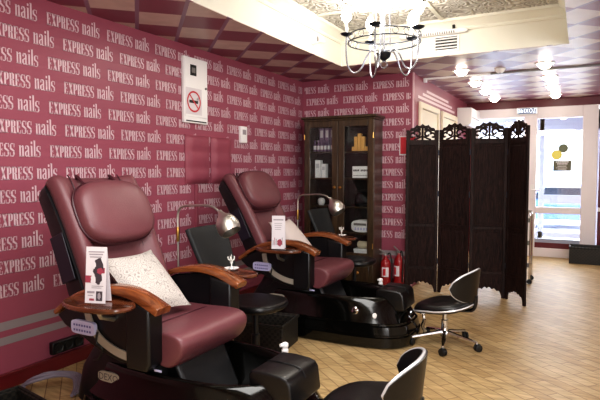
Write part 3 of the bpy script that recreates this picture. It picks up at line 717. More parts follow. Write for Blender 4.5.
# ------------------------------------------------------------------ pedicure stools with curved back
def stool(loc, rz, label, dh=0, db=0):
    t = thing('pedicure_stool', label, 'stool', loc, rz, 'black pedicure stools')
    mb = MB(); N = 40; ol = superell(.225, .225, N, 2.5)
    def zz(x, y): return .055*max(0, -x/.215)**2*(-1)+.03*(x/.215)*(x > 0)*1-.02*(y/.22)**2
    rings = []
    for z, k in ((-.042, .72), (-.04, .88), (-.03, .97), (-.008, 1), (.014, .985), (.026, .93), (.032, .75), (.030, .4), (.026, .1)):
        rings.append([(a*k, b*k, .338+dh+z+zz(a*k, b*k)) for a, b in ol])
    mb.loft(rings); s = mb.build('seat', M['blk_leather'], t, ang=80, sub=1)
    mb = MB(); mb.tube([(a*1.005, b*1.005, .328+dh+zz(a, b)) for a, b in ol], .0065, 8, 0, True); mb.build('piping', M['piping'], s)
    # wrap-around back
    def shell(ph, v, off=0):
        # ph angle about +x, v in -1..1 across the height
        a = rad(64)*ph; hh = .118*max(0, 1-abs(ph)**2.2)**.6+.004
        zc = .500+db-.015*abs(ph); z = zc+hh*v
        r = .205+.10*(z-db-.40)+off
        return (r*math.cos(a)*1.06+.005, r*math.sin(a), z)
    mb = MB(); n = 26; rin = [[shell(-1+2*i/n, -1+2*j/8, -.014*(1-abs(-1+2*j/8)**2*.3)) for j in range(9)] for i in range(n+1)]
    rout = [[shell(-1+2*i/n, -1+2*j/8, .014) for j in range(9)] for i in range(n+1)]
    mb.loft([rin[i]+rout[i][::-1] for i in range(n+1)]); b = mb.build('backrest', M['blk_leather'], t, ang=70)
    edge = [shell(-1+2*i/n, 1, 0) for i in range(n+1)]+[shell(1-2*i/n, -1, 0) for i in range(1, n)]
    mb = MB(); mb.tube(edge, .0075, 8, 0, True); mb.build('piping', M['piping'], b)
    mb = MB(); mb.tube(smoothpath([(.06, 0, .295+dh), (.18, 0, .30+dh), (.228, 0, .33+dh), (.236, 0, .42+db)], 4), .014, 8, 0, False, 2); mb.build('back_bracket', M['blk_plastic'], t)
    mb = MB(); mb.lathe([(0, .292+dh), (.06, .292+dh), (.06, .30+dh), (0, .302+dh)], n=16); mb.tube([(0, .02, .295+dh), (.02, .15, .28+dh), (.03, .19, .262+dh)], .008, 8); mb.build('seat_plate', M['blk_plastic'], t)
    mb = MB(); mb.lathe([(0, .07), (.032, .07), (.034, .10), (.028, .11), (.026, .20), (.018, .205), (.018, .295+dh), (0, .296+dh)], n=18); mb.build('gas_lift', M['chrome'], t)
    for k in range(5):
        a = 2*PI*k/5+rad(208)-rz; c, s_ = math.cos(a), math.sin(a)
        mb = MB(); mb.tube([(.02*c, .02*s_, .105), (.12*c, .12*s_, .088), (.25*c, .25*s_, .066)], [.02, .016, .012], 8); mb.lathe([(0, .045), (.008, .045), (.008, .075), (0, .076)], (.25*c, .25*s_, 0), 8)
        lg = mb.build('leg', M['chrome'], t)
        cs = MB(); q = Vector((.258*c, .258*s_, .029)); Xm = Matrix.Rotation(a+.9, 3, 'Z') @ Matrix.Rotation(PI/2, 3, 'X')
        for e in (-.012, .012):
            ax = Xm @ Vector((0, 0, 1)); cs.lathe([(0, -.009), (.024, -.009), (.028, -.006), (.028, .006), (.024, .009), (0, .009)], q+ax*e, 16, 0, Xm)
        cs.box(q+Vector((0, 0, .018)), (.03, .03, .02)); cst = cs.build('caster', M['rubber'], lg)
        hb = MB()
        for e in (-.022, .022): hb.lathe([(0, -.001), (.009, -.001), (.009, .001), (0, .001)], q+ax*e, 12, 0, Xm)
        hb.build('wheel_hub', M['chrome'], cst) if False else None
    return t
sA = stool((-.91, 4.10, 0), rad(-8), 'black pedicure stool on chrome base standing free on the floor by the screen')
sB = stool((-.825, 2.2, 0), rad(8), 'black pedicure stool in the foreground, cut off by the bottom of the photo', -.015, -.055)

# ------------------------------------------------------------------ carved folding screen
PT = [(-1.735, 5.76), (-1.40, 5.90), (-1.045, 5.79), (-.69, 5.93), (-.465, 5.66)]
scr = thing('folding_screen', 'tall dark carved wooden folding screen with four panels', 'folding screen', (-1.1, 5.8, 0))
def spanel(p, q):
    p = Vector((p[0]+1.1, p[1]-5.8, 0)); q = Vector((q[0]+1.1, q[1]-5.8, 0)); d = (q-p); W = d.length-.012; d.normalize(); n = Vector((d.y, -d.x, 0)); p = p+d*.006
    F = lambda a, b, e: p+d*a+n*e+Vector((0, 0, b))
    H = 1.80; st = .032
    mb = MB()
    for a0, a1 in ((0, st), (W-st, W)): mb.prism([(a0, 0), (a1, 0), (a1, H), (a0, H)], F, -.012, .012)
    for z0, z1 in ((1.635, 1.675), (.73, .765), (.255, .285)): mb.prism([(st, z0), (W-st, z0), (W-st, z1), (st, z1)], F, -.011, .011)
    fr = mb.build('panel_frame', M['screenframe'], scr, bevel=.003)
    for z0, z1 in ((.765, 1.635), (.285, .73)):
        mb = MB(); mb.prism([(st, z0), (W-st, z0), (W-st, z1), (st, z1)], F, -.005, .005)
        b_ = .028; mb.prism([(st+b_, z0+b_), (W-st-b_, z0+b_), (W-st-b_, z1-b_), (st+b_, z1-b_)], F, -.008, .008)
        mb.build('carved_panel', M['screenwood'], fr, bevel=.003)
    # scalloped apron
    mb = MB(); m = 28; bot = []
    for i in range(m+1):
        u = i/m; zb = .065+.04*(1-abs(2*u-1))+.022*abs(math.sin(u*PI*6))-.045*(abs(2*u-1)**6); bot.append((st+u*(W-2*st), zb))
    mb.prism(bot+[(W-st, .256), (st, .256)], F, -.008, .008); mb.build('apron', M['screenwood'], fr)
    # pierced fretwork with arched top
    mb = MB(); cx = W/2; z0 = 1.67; hw = W/2-st*.6; hh = .20
    T = lambda pts, r: mb.tube([F(a, b, 0) for a, b in pts], r, 6, 0, False, 1.0)
    top = []
    for i in range(31):
        u = -1+2*i/30; z = z0+.085+.105*max(0, 1-u*u)**.55*(1-.0)-.018*abs(math.sin(u*PI*2.5)); top.append((cx+hw*u*1.0, z))
    rings = [[F(a, b-.028, -.009), F(a, b-.028, .009), F(a, b+.008, .009), F(a, b+.008, -.009)] for a, b in top]
    mb.loft(rings)
    mb.prism([(st, z0-.002), (W-st, z0-.002), (W-st, z0+.022), (st, z0+.022)], F, -.008, .008)
    T([(cx, z0+.02), (cx, z0+.175)], .012)
    for s in (-1, 1):
        sp_ = []
        for k in range(15):
            an = .4+k*.42; r = .046*(1-k/18); sp_.append((cx+s*(.055+r*math.cos(an)*.95), z0+.085+r*math.sin(an)))
        T(sp_, .0115)
        sp_ = []
        for k in range(12):
            an = 2.6-k*.45; r = .036*(1-k/15); sp_.append((cx+s*(hw*.72+r*math.cos(an)), z0+.068+r*math.sin(an)))
        T(sp_, .011)
        T(smoothpath([Vector((cx+s*.01, z0+.03, 0)), Vector((cx+s*.06, z0+.035, 0)), Vector((cx+s*hw*.6, z0+.02, 0))], 4) and [(cx+s*.01, z0+.06), (cx+s*.05, z0+.04), (cx+s*hw*.6, z0+.025)], .009)
        T([(cx+s*.02, z0+.13), (cx+s*.05, z0+.145), (cx+s*hw*.55, z0+.12)], .011)
        T([(cx+s*hw*.88, z0+.02), (cx+s*hw*.9, z0+.12)], .008)
        for (a, b, l, an) in ((cx+s*.03, z0+.12, .04, .9), (cx+s*hw*.5, z0+.11, .04, 2.1)):
            mb.add([F(a+s*l*math.cos(an+g)*f, b+l*math.sin(an+g)*f, e) for e in (-.004, .004) for f, g in ((.0, 0), (.6, .5), (1, 0), (.6, -.5))], [(0, 1, 2, 3), (7, 6, 5, 4), (0, 4, 5, 1), (1, 5, 6, 2), (2, 6, 7, 3), (3, 7, 4, 0)])
    mb.build('fretwork', M['screenframe'], fr)
    return fr
for i in range(4): spanel(PT[i], PT[i+1])
for i in (1, 2, 3):
    for z in (.35, 1.1, 1.55):
        mb = MB(); mb.lathe([(0, -.03), (.006, -.03), (.006, .03), (0, .03)], (PT[i][0]+1.1, PT[i][1]-5.8+(-.016 if i == 2 else -.016), z), 8); mb.build('hinge', M['irondark'], scr)

# ------------------------------------------------------------------ glazed cabinet with its contents
CX0, CX1, CY0, CY1 = -2.935, -2.06, 5.63, 5.92
cab = thing('display_cabinet', 'tall dark oak display cabinet with two glass doors against the back wall', 'cabinet', ((CX0+CX1)/2, CY1, 0))
ox, oy = (CX0+CX1)/2, CY1
def cb(mb, a, b, mi=0): mb.bb((a[0]-ox, a[1]-oy, a[2]), (b[0]-ox, b[1]-oy, b[2]), mi)
mb = MB(); t_ = .025
cb(mb, (CX0, CY0+.03, 0), (CX0+t_, CY1, 1.93)); cb(mb, (CX1-t_, CY0+.03, 0), (CX1, CY1, 1.93)); cb(mb, (CX0+t_, CY1-.015, .05), (CX1-t_, CY1, 1.93), 1); cb(mb, (CX0+t_, CY0+.03, 1.9), (CX1-t_, CY1-.015, 1.93)); cb(mb, (CX0+t_, CY0+.03, .05), (CX1-t_, CY1-.015, .08))
cb(mb, (CX0+t_, CY0+.03, .305), (CX1-t_, CY1-.015, .33)); cb(mb, (CX0+t_, CY0+.045, 0), (CX1-t_, CY0+.06, .05))
cb(mb, ((CX0+CX1)/2-.012, CY0+.035, .33), ((CX0+CX1)/2+.012, CY0+.055, 1.9))
mb.build('carcass', [M['cabwood'], M['cabin']], cab, bevel=.003)
mb = MB(); cb(mb, (CX0-.03, CY0-.03, 1.955), (CX1+.03, CY1, 1.985)); cb(mb, (CX0-.012, CY0-.005, 1.93), (CX1+.012, CY1, 1.955)); mb.build('cornice', M['cabwood'], cab, bevel=.006)
SH = [.64, .94, 1.27, 1.58]
for z in SH:
    mb = MB(); cb(mb, (CX0+t_+.002, CY0+.05, z-.02), (CX1-t_-.002, CY1-.017, z)); mb.build('shelf', M['cabwood'], cab)
mid = (CX0+CX1)/2
for i, (a, b, h) in enumerate(((CX0, mid-.002, -1), (mid+.002, CX1, 1))):
    mb = MB(); w = .075
    cb(mb, (a, CY0, .33), (a+w, CY0+.026, 1.93)); cb(mb, (b-w, CY0, .33), (b, CY0+.026, 1.93)); cb(mb, (a+w, CY0, 1.86), (b-w, CY0+.026, 1.93)); cb(mb, (a+w, CY0, .33), (b-w, CY0+.026, .41))
    dr = mb.build('door', M['cabwood'], cab, bevel=.004)
    mb = MB(); cb(mb, (a+w, CY0+.011, .41), (b-w, CY0+.015, 1.86)); mb.build('glass_pane', M['cabglass'], dr)
    kx = (b-.035) if h < 0 else (a+.035); mb = MB(); mb.lathe([(0, 0), (.006, 0), (.006, .012), (.016, .018), (.018, .026), (.012, .033), (0, .035)], (kx-ox, CY0-oy, 1.16), 14, 0, Matrix.Rotation(PI/2, 3, 'X')); mb.build('knob', M['brass'], dr)
    for z in (1.75, .5):
        hx = a+.006 if h < 0 else b-.006; mb = MB(); mb.lathe([(0, -.03), (.006, -.03), (.006, .03), (0, .03)], (hx-ox, CY0-.004-oy, z), 8); mb.build('hinge', M['brass'], dr)
mb = MB(); cb(mb, (CX0+.003, CY0+.002, .055), (CX1-.003, CY0+.028, .30)); cb(mb, (CX0+.05, CY0-.004, .095), (CX1-.05, CY0+.002, .26)); dw = mb.build('drawer', M['cabwood'], cab, bevel=.004)
for kx in (-2.24, -2.6):
    mb = MB(); mb.lathe([(0, 0), (.006, 0), (.006, .012), (.017, .018), (.019, .026), (.012, .033), (0, .035)], (kx-ox, CY0-.004-oy, .19), 14, 0, Matrix.Rotation(PI/2, 3, 'X')); mb.build('knob', M['brass'], dw)
# goods (each stands on its shelf)
def one(name, mb, m, label, cat, group=None, **k):
    return tag(mb.build(name, m, None, **k), label, cat, group)
def bottle(x, y, z, h, r, label, group):
    mb = MB(); mb.lathe([(0, 0), (r, .003), (r, h*.62), (r*.8, h*.7), (r*.45, h*.74), (r*.45, h*.82), (r*.62, h*.83), (r*.6, h), (0, h)], n=14)
    t = mb.build('bottle', M['purple'], None, ang=50); t.location = (x, y, z); tag(t, label, 'bottle', group)
    l = MB(); l.lathe([(r*1.01, h*.18), (r*1.015, h*.2), (r*1.015, h*.5), (r*1.01, h*.52)], n=14); l.build('bottle_label', M['paper'], t); return t
bt = bottle(-2.835, 5.715, 1.58, .135, .018, 'small purple bottle in the front row on the top left cabinet shelf', 'front row of purple bottles')
for k in range(1, 7): dup(bt, None, (-2.835+.045*k, 5.715, 1.58))
cn = thing('carton', 'lilac carton behind the purple bottles on the top cabinet shelf', 'carton', (-2.775, 5.80, 1.58), 0, 'lilac cartons on the top shelf')
mb = MB(); mb.bb((-.03, -.025, 0), (.03, .025, .28)); mb.build('box_body', mat('lilac_carton', (132, 108, 134), .5), cn, bevel=.002)
mb = MB(); mb.bb((-.018, -.0262, .17), (.018, -.0252, .255)); mb.build('printed_label', M['paper'], cn)
for k in (1, 2): dup(cn, None, (-2.775+.07*k, 5.80, 1.58))
for x, w, h, lb in ((-2.345, .035, .05, 'low amber carton at the left end of the amber row in the cabinet'), (-2.315, .04, .165, 'mid height amber carton left of the tallest amber one in the cabinet'), (-2.272, .038, .20, 'tallest amber carton at the middle of the amber row in the cabinet'), (-2.228, .042, .165, 'mid height amber carton right of the tallest amber one in the cabinet'), (-2.183, .04, .05, 'low amber carton at the right end of the amber row in the cabinet')):
    mb = MB(); mb.bb((x-w/2, 5.72, 1.58), (x+w/2, 5.77, 1.58+h)); one('carton', mb, M['yellowbox'], lb, 'carton', 'amber cartons in the cabinet', bevel=.002)
for x0, x1, h, lb in ((-2.84, -2.77, .21, 'taller white carton on the second cabinet shelf behind the left door'), (-2.755, -2.70, .165, 'shorter white carton on the second cabinet shelf behind the left door')):
    t = thing('carton', lb, 'carton', ((x0+x1)/2, 5.76, 1.27), 0, 'white cartons in the cabinet')
    w = x1-x0; mb = MB(); mb.bb((-w/2, -.035, 0), (w/2, .035, h)); mb.build('box_body', M['carton_white'], t, bevel=.002)
    mb = MB(); mb.bb((-w*.3, -.0365, h*.55), (w*.3, -.0355, h*.8)); mb.build('printed_label', mat('pale_grey_print', (206, 206, 212), .6), t)
t = thing('box', 'white box printed with a row of dark letters behind the right cabinet door', 'box', (-2.245, 5.76, 1.27), 0)
mb = MB(); mb.bb((-.105, -.05, 0), (.105, .05, .135)); mb.build('box_body', M['carton_white'], t, bevel=.002)
mb = MB()
for k, x in enumerate((-.085, -.066, -.047, -.028, .006, .025, .044, .063, .082)): mb.bb((x-.007, -.0512, .075+.002*(k % 2)), (x+.007, -.0505, .097))
for k in range(8): mb.bb((-.09+.024*k, -.0512, .025), (-.074+.024*k, -.0505, .032))
mb.build('printed_marks', M['ink_dark'], t)
# third shelf
mb = MB(); mb.lathe([(0, 0), (.03, 0), (.045, .03), (.045, .06), (.03, .085), (0, .09)], (-2.77, 5.76, .94), 18); one('jar', mb, M['white'], 'small round white jar on the third cabinet shelf behind the left door', 'jar')
t = thing('massager', 'black hand appliance lying on the third cabinet shelf behind the right door', 'appliance', (-2.225, 5.76, .94))
mb = MB(); mb.loft([[(x, y*w, z*h+.002) for y, z in ((-.05, 0), (.05, 0), (.055, .5), (.03, 1), (-.03, 1), (-.055, .5))] for x, w, h in ((-.11, .5, .07), (-.09, .9, .15), (-.03, 1, .175), (.03, .9, .12), (.08, .8, .09), (.10, .5, .05))]); mb.build('appliance_body', M['blk_plastic'], t, sub=1)
mb = MB(); mb.tube(smoothpath([(.06, 0, .06), (.09, .0, .13), (.02, .01, .17), (-.04, 0, .16)], 4), .009, 8); mb.build('handle', M['blk_plastic'], t)
# towel steriliser and lower goods
t = thing('steriliser', 'white rounded steriliser on the fourth cabinet shelf', 'steriliser', (-2.225, 5.76, .64))
mb = MB(); mb.loft([[(a, y, .075+b) for a, b in superell(.125, .07, 28, 3.2)] for y in (-.08, -.075, .07, .08)]); mb.build('body', M['white'], t, bevel=.012)
mb = MB(); mb.bb((-.09, -.086, .085), (.06, -.08, .11)); mb.build('slot', M['greyplastic'], t)
mb = MB()
for k in range(5): mb.bb((-.08+.035*k, -.084, .03), (-.06+.035*k, -.08, .06))
mb.build('buttons', M['lavender'], t)
t = thing('box', 'plain white box on the cabinet floor under the cream roll', 'box', (-2.215, 5.77, .331)); mb = MB(); mb.bb((-.11, -.065, 0), (.11, .065, .115)); mb.build('box_body', M['white'], t, bevel=.003)
mb = MB(); mb.bb((-.115, -.07, .095), (.115, .07, .118)); mb.build('lid', M['white'], t, bevel=.003)
mb = MB(); mb.lathe([(0, -.08), (.035, -.08), (.042, -.07), (.042, .07), (.035, .08), (0, .08)], (-2.215, 5.77, .493), 18, 0, Matrix.Rotation(PI/2, 3, 'Y')); one('towel_roll', mb, mat('cream_towelling', (222, 208, 180), .8, bump=.3), 'cream towel roll on top of the white box in the cabinet', 'towel')
bt2 = MB(); bt2.lathe([(0, 0), (.02, 0), (.022, .1), (.012, .13), (.012, .16), (0, .16)], (-2.60, 5.76, .64), 12); one('bottle', bt2, M['white'], 'slim white bottle on the fourth cabinet shelf behind the left door', 'bottle')

# ------------------------------------------------------------------ fire extinguishers and their sign
def extinguisher(loc, rz, label, r=.052, h=.40, horn=True, cover=False):
    t = thing('fire_extinguisher', label, 'fire extinguisher', loc, rz, 'red fire extinguishers')
    mb = MB(); mb.lathe([(0, 0), (r*.96, 0), (r, .012), (r, h*.82), (r*.9, h*.9), (r*.55, h*.97), (.02, h), (.016, h+.03), (0, h+.03)], n=24); mb.build('cylinder', M['red'], t, ang=50)
    mb = MB(); mb.bb((-.02, -.014, h+.03), (.02, .014, h+.055)); mb.tube([(-.01, 0, h+.055), (-.075, 0, h+.10)], .007, 6, 0, False, 1.6); mb.tube([(-.01, 0, h+.045), (-.07, 0, h+.045)], .006, 6, 0, False, 1.6); mb.build('valve', M['greyplastic'], t)
    mb = MB(); mb.tube(smoothpath([(.02, 0, h+.04), (.05, -.01, h+.05), (r+.014, -.02, h*.8), (r+.012, -.03, h*.5), (r+.012, -.03, h*.25)], 4), .008, 8); mb.build('hose', M['rubber'], t)
    mb = MB(); P = []
    for z in (h*.42, h*.72): P.append([((r+.0012)*math.cos(a), (r+.0012)*math.sin(a), z) for a in [-PI/2+rad(-40+10*k) for k in range(9)]])
    mb.grid(P); P = []
    for z in (h*.46, h*.68): P.append([((r+.002)*math.cos(a), (r+.002)*math.sin(a), z) for a in [-PI/2+rad(-28+8*k) for k in range(5)]])
    mb.grid(P, 1); mb.build('sticker', [M['paper'], M['signred']], t, recalc=False)
    return t
extinguisher((-1.955, 5.76, 0), rad(15), 'left red fire extinguisher with a white bordered sticker, beside the cabinet', .058, .36)
extinguisher((-1.81, 5.80, 0), rad(-20), 'right red fire extinguisher, between its neighbour and the folding screen', .058, .39)
t = thing('extinguisher_sign', 'red fire equipment sign on the back wall left of the folding screen', 'sign', (-1.765, BY-.004, 1.64))
mb = MB(); mb.bb((-.10, -.004, -.11), (.10, 0, .11)); mb.build('sign_border', M['paper'], t)
mb = MB(); mb.bb((-.088, -.006, -.095), (.088, -.004, .098)); mb.build('sign_face', M['signred'], t)
mb = MB(); mb.bb((.0, -.0075, -.07), (.045, -.006, .045)); mb.bb((.012, -.0075, .045), (.032, -.006, .07)); mb.tube([(.02, -.007, .065), (-.02, -.007, .075)], .006, 6); mb.build('pictogram', M['paper'], t)

# ------------------------------------------------------------------ trolley behind the screen
t = thing('trolley', 'slim chrome trolley on casters half hidden behind the folding screen', 'trolley', (-.725, 6.95, 0))
mb = MB()
for x in (-.2, .2):
    for y in (-.14, .14): mb.tube([(x, y, .06), (x, y, .80)], .011, 8)
for y in (-.14, .14): mb.tube(smoothpath([(-.2, y, .79), (-.19, y, .84), (-.15, y, .86), (.15, y, .86), (.19, y, .84), (.2, y, .79)], 4), .011, 8)
mb.build('frame', M['chrome'], t)
for z in (.2, .47, .74):
    mb = MB(); mb.bb((-.19, -.13, z), (.19, .13, z+.012)); mb.bb((-.19, -.142, z), (.19, -.134, z+.05)); mb.build('shelf', M['greyplastic'], t)
for x in (-.2, .2):
    for y in (-.14, .14):
        mb = MB(); mb.lathe([(0, -.012), (.028, -.012), (.03, 0), (.028, .012), (0, .012)], (x, y, .03), 14, 0, Matrix.Rotation(PI/2, 3, 'X')); mb.bb((x-.008, y-.016, .045), (x+.008, y+.016, .065)); mb.build('caster', M['rubber'], t)

# ------------------------------------------------------------------ wicker planter, baskets, cable
def wicker_box(name, loc, rz, d, label, cat):
    t = thing(name, label, cat, loc, rz); x, y, h = d
    mb = MB(); w = .018
    mb.bb((-x/2, -y/2, 0), (x/2, -y/2+w, h)); mb.bb((-x/2, y/2-w, 0), (x/2, y/2, h)); mb.bb((-x/2, -y/2+w, 0), (-x/2+w, y/2-w, h)); mb.bb((x/2-w, -y/2+w, 0), (x/2, y/2-w, h)); mb.bb((-x/2+w, -y/2+w, 0), (x/2-w, y/2-w, .02))
    mb.build('woven_body', M['wicker'], t, bevel=.004)
    mb = MB(); mb.tube([(-x/2, -y/2, h), (x/2, -y/2, h), (x/2, y/2, h), (-x/2, y/2, h)], .014, 8, 0, True); mb.build('rim', M['wicker'], t)
    return t
wicker_box('wicker_planter', (.14, 8.82, 0), 0, (.56, .34, .235), 'low black wicker planter on the floor beside the entrance door', 'planter')
wicker_box('wicker_box', (-2.14, 3.47, 0), rad(8), (.40, .34, .20), 'black wicker box on the floor below the black chair, between the pedicure chairs', 'basket')
wicker_box('wicker_basket', (-2.70, 1.72, 0), rad(-10), (.34, .28, .10), 'black wicker basket on the floor at the lower left corner', 'basket')
mb = MB()
for k in range(4):
    o_ = .022*k; mb.tube(smoothpath([(-3.02, 2.0+o_, .02+.004*k), (-2.92, 2.03+o_*1.2, .07+.02*(k % 2)), (-2.85, 2.14+o_, .08), (-2.78, 2.2+o_*.8, .06), (-2.70, 2.15+o_, .03), (-2.64, 2.08+o_, .02)], 6), .010, 8)
mb.tube(smoothpath([(-3.06, 2.12, .02), (-3.0, 2.05, .05), (-2.95, 1.98, .03), (-2.9, 1.93, .015)], 5), .009, 8)
one('cable_bundle', mb, mat('pale_braided_cable', (128, 120, 134), .5), 'pale braided hoses and cables on the floor by the left skirting', 'cable')

# ------------------------------------------------------------------ things on the left wall
t = thing('meter_cabinet', 'white metal electricity meter cabinet high on the left wall', 'meter cabinet', (WX, 3.825, 2.07))
mb = MB(); mb.bb((0, -.165, -.29), (.03, .165, .29)); mb.build('case', M['white'], t, bevel=.004)
mb = MB(); mb.bb((.03, -.155, -.235), (.036, .155, .28)); dr = mb.build('door', M['white'], t, bevel=.002)
mb = MB(); mb.bb((.036, -.085, .13), (.040, -.005, .225)); mb.build('meter_window', M['dark'], dr)
mb = MB(); mb.bb((.0402, -.07, .155), (.0415, -.02, .20)); mb.build('meter_dial', M['greyplastic'], dr)
mb = MB(); mb.lathe([(0, 0), (.01, 0), (.01, .012), (0, .012)], (.036, .128, .035), 12, 0, Matrix.Rotation(PI/2, 3, 'Y')); mb.build('lock', M['greyplastic'], dr)
mb = MB(); mb.bb((.03, -.14, -.278), (.034, .14, -.268)); mb.build('vent_slot', M['dark'], t)
mb = MB(); mb.bb((.036, -.15, -.215), (.0372, .07, .02)); st = mb.build('no_smoking_sticker', M['paper'], dr)
mb = MB(); cy, cz, r0 = -.04, -.10, .095; rings = []
for k in range(36):
    a = 2*PI*k/36; rings.append([(.038, cy+r*math.cos(a), cz+r*math.sin(a)) for r in (r0-.016, r0)])
rings.append(rings[0]); mb.grid(rings)
c_, s_ = math.cos(rad(-45)), math.sin(rad(-45)); L_, W_ = r0-.008, .007
mb.add([(.0384, cy+u*c_-v*s_, cz+u*s_+v*c_) for u, v in ((-L_, -W_), (L_, -W_), (L_, W_), (-L_, W_))], [(0, 1, 2, 3)]); mb.build('prohibition_ring', M['signred'], st, recalc=False)
mb = MB()
def yq(y0, y1, z0, z1): mb.add([(.0381, cy+y0, cz+z0), (.0381, cy+y1, cz+z0), (.0381, cy+y1, cz+z1), (.0381, cy+y0, cz+z1)], [(0, 1, 2, 3)])
yq(-.065, .035, -.014, .012); yq(.04, .052, -.014, .012); yq(.056, .036, -.014, .012); yq(.055, .062, .018, .045); yq(.04, .047, .018, .035)
mb.build('cigarette_pictogram', M['dark'], st, recalc=False)
for y0, y1, lb in ((3.69, 4.03, 'left pink padded panel under the white meter cabinet'), (4.06, 4.38, 'right pink padded panel beside the one under the meter cabinet')):
    mb = MB(); n = 16; P = []
    for i in range(n+1):
        u = i/n; row = []
        for j in range(9):
            v = j/8; bul = .022+.02*abs(math.sin(PI*3*u))**.5; edge = min(1, 9*min(v, 1-v)+.15)*min(1, 14*min(u, 1-u)+.15); row.append((WX+.004+bul*edge, y0+(y1-y0)*v, 1.235+.44*u))
        P.append(row)
    mb.grid(P); back = [(WX+.001, y0, 1.235), (WX+.001, y1, 1.235), (WX+.001, y1, 1.675), (WX+.001, y0, 1.675)]
    mb.add(back, [(0, 1, 2, 3)]); mb.bb((WX+.001, y0, 1.235), (WX+.012, y1, 1.675)); one('padded_panel', mb, M['pinkpad'], lb, 'padded panel', 'pink padded panels', ang=80, recalc=False)
mb = MB(); mb.bb((WX, 3.82, .12), (WX+.02, 3.86, 1.23)); one('cable_duct', mb, M['pinkpad'], 'thin pink cable duct running down the wall under the padded panels', 'cable duct', bevel=.003)
t = thing('thermostat', 'small white wall controller on the left wall above the farther chair', 'thermostat', (WX, 4.59, 1.725)); mb = MB(); mb.bb((0, -.055, -.085), (.035, .055, .085)); mb.build('case', M['white'], t, bevel=.006)
mb = MB(); mb.bb((.035, -.03, .0), (.037, .03, .05)); mb.build('display', M['ink_grey'], t)
t = thing('socket_strip', 'black triple socket strip low on the wall behind the nearer pedicure chair', 'socket', (WX, 2.42, .16)); mb = MB(); mb.bb((0, -.125, -.042), (.04, .125, .042)); mb.build('case', M['blk_plastic'], t, bevel=.006)
for k in range(3):
    mb = MB(); mb.lathe([(0, .001), (.024, .001), (.03, .006), (.036, .006), (.036, 0), (0, 0)], (.041, -.08+.08*k, 0), 18, 0, Matrix.Rotation(PI/2, 3, 'Y')); mb.build('socket', M['rubber'], t)

# ------------------------------------------------------------------ hall: air conditioner, illuminated sign
t = thing('air_conditioner', 'white wall mounted air conditioner in the hall behind the screen', 'air conditioner', (RX, 8.72, 2.18)); mb = MB(); mb.prism([(0, -.14), (.17, -.14), (.215, -.10), (.22, .13), (0, .14)], lambda a, b, q_: (a, q_, b), -.36, .36); mb.build('housing', M['white'], t, bevel=.01)
mb = MB(); mb.bb((.221, -.3, -.02), (.224, .3, -.012)); mb.build('air_slot', M['greyplastic'], t)
t = thing('exit_sign', 'small lit white exit sign over the entrance door', 'exit sign', (-.79, FY-.03, 2.29)); mb = MB(); mb.bb((-.15, -.035, -.055), (.15, 0, .055)); mb.build('case', M['white'], t, bevel=.004)
mb = MB(); mb.bb((-.135, -.038, -.045), (.135, -.035, .045)); mb.build('face', M['exit'], t)
mb = MB(); add_text(mb, 'ВЫХОД', lambda a, b: (a, -.0385, b), .078, .085); mb.build('lettering', M['exit_ink'], t, recalc=False)

# ------------------------------------------------------------------ ceiling fittings
def spot(x, y, label):
    t = thing('ceiling_spot', label, 'spotlight', (x, y, CZ), 0, 'recessed spots in the checkered ceiling')
    mb = MB(); mb.lathe([(.065, -.004), (.07, -.012), (.092, -.010), (.098, 0)], n=24); mb.build('bezel', M['white'], t)
    mb = MB(); mb.lathe([(0, -.062), (.024, -.06), (.05, -.046), (.064, -.024), (.066, -.002), (0, -.002)], n=24); mb.build('lens', M['spotglow'], t); return t
s0 = None
for x, side in ((-1.21, 'left'), (-.37, 'right')):
    for k, y in enumerate((6.08, 6.95, 7.75, 8.6)):
        lb = ['nearest', 'second nearest', 'third nearest', 'farthest'][k]+' lit ceiling spot of the '+side+' row leading to the entrance'
        if s0 is None: s0 = spot(x, y, lb)
        else: dup(s0, None, (x, y, CZ), None, lb)
        ld = bpy.data.lights.new('spot_beam', 'SPOT'); ld.energy = 20; ld.spot_size = rad(125); ld.spot_blend = .8; ld.color = (1, .93, .82); ld.shadow_soft_size = .06
        lo = bpy.data.objects.new('spot_beam', ld); C.objects.link(lo); lo.location = (x, y, CZ-.04)
t = thing('smoke_detector', 'round white smoke detector on the checkered ceiling', 'smoke detector', (-.82, 6.19, CZ)); mb = MB(); mb.lathe([(0, -.045), (.03, -.045), (.045, -.03), (.05, -.012), (.06, -.01), (.06, 0), (0, 0)], n=24); mb.build('housing', M['white'], t)
mb = MB(); mb.lathe([(0, -.05), (.008, -.05), (.01, -.045), (0, -.045)], n=12); mb.build('sensor', M['greyplastic'], t)
mb = MB(); mb.bb((RX+.002, 6.40, CZ-.022), (-.95, 6.425, CZ)); mb.bb((-.95, 6.402, CZ-.02), (2.2, 6.423, CZ), 1); one('cable_trunking', mb, [M['white'], M['greyplastic']], 'thin cable trunking running across the checkered ceiling', 'cable trunking', bevel=.002)
mb = MB(); mb.bb((RX+.004, 6.385, CZ-.05), (RX+.04, 6.44, CZ)); one('junction_box', mb, M['white'], 'small white junction box at the left end of the ceiling trunking', 'junction box', bevel=.004)
t = thing('vent_grille', 'white slotted air vent in the side of the ceiling tray', 'vent', (-1.195, TY1, 2.585)); mb = MB(); mb.bb((-.125, -.012, -.075), (.125, 0, -.06)); mb.bb((-.125, -.012, .06), (.125, 0, .075)); mb.bb((-.125, -.012, -.06), (-.105, 0, .06)); mb.bb((.105, -.012, -.06), (.125, 0, .06)); mb.build('frame', M['white'], t, bevel=.002)
mb = MB(); mb.bb((-.105, -.004, -.06), (.105, -.001, .06)); mb.build('duct', M['dark'], t)
for k in range(4): mb = MB(); mb.box((0, -.009, -.042+.029*k), (.205, .004, .014), 0, (rad(-30), 0, 0)); mb.build('slat', M['white'], t)
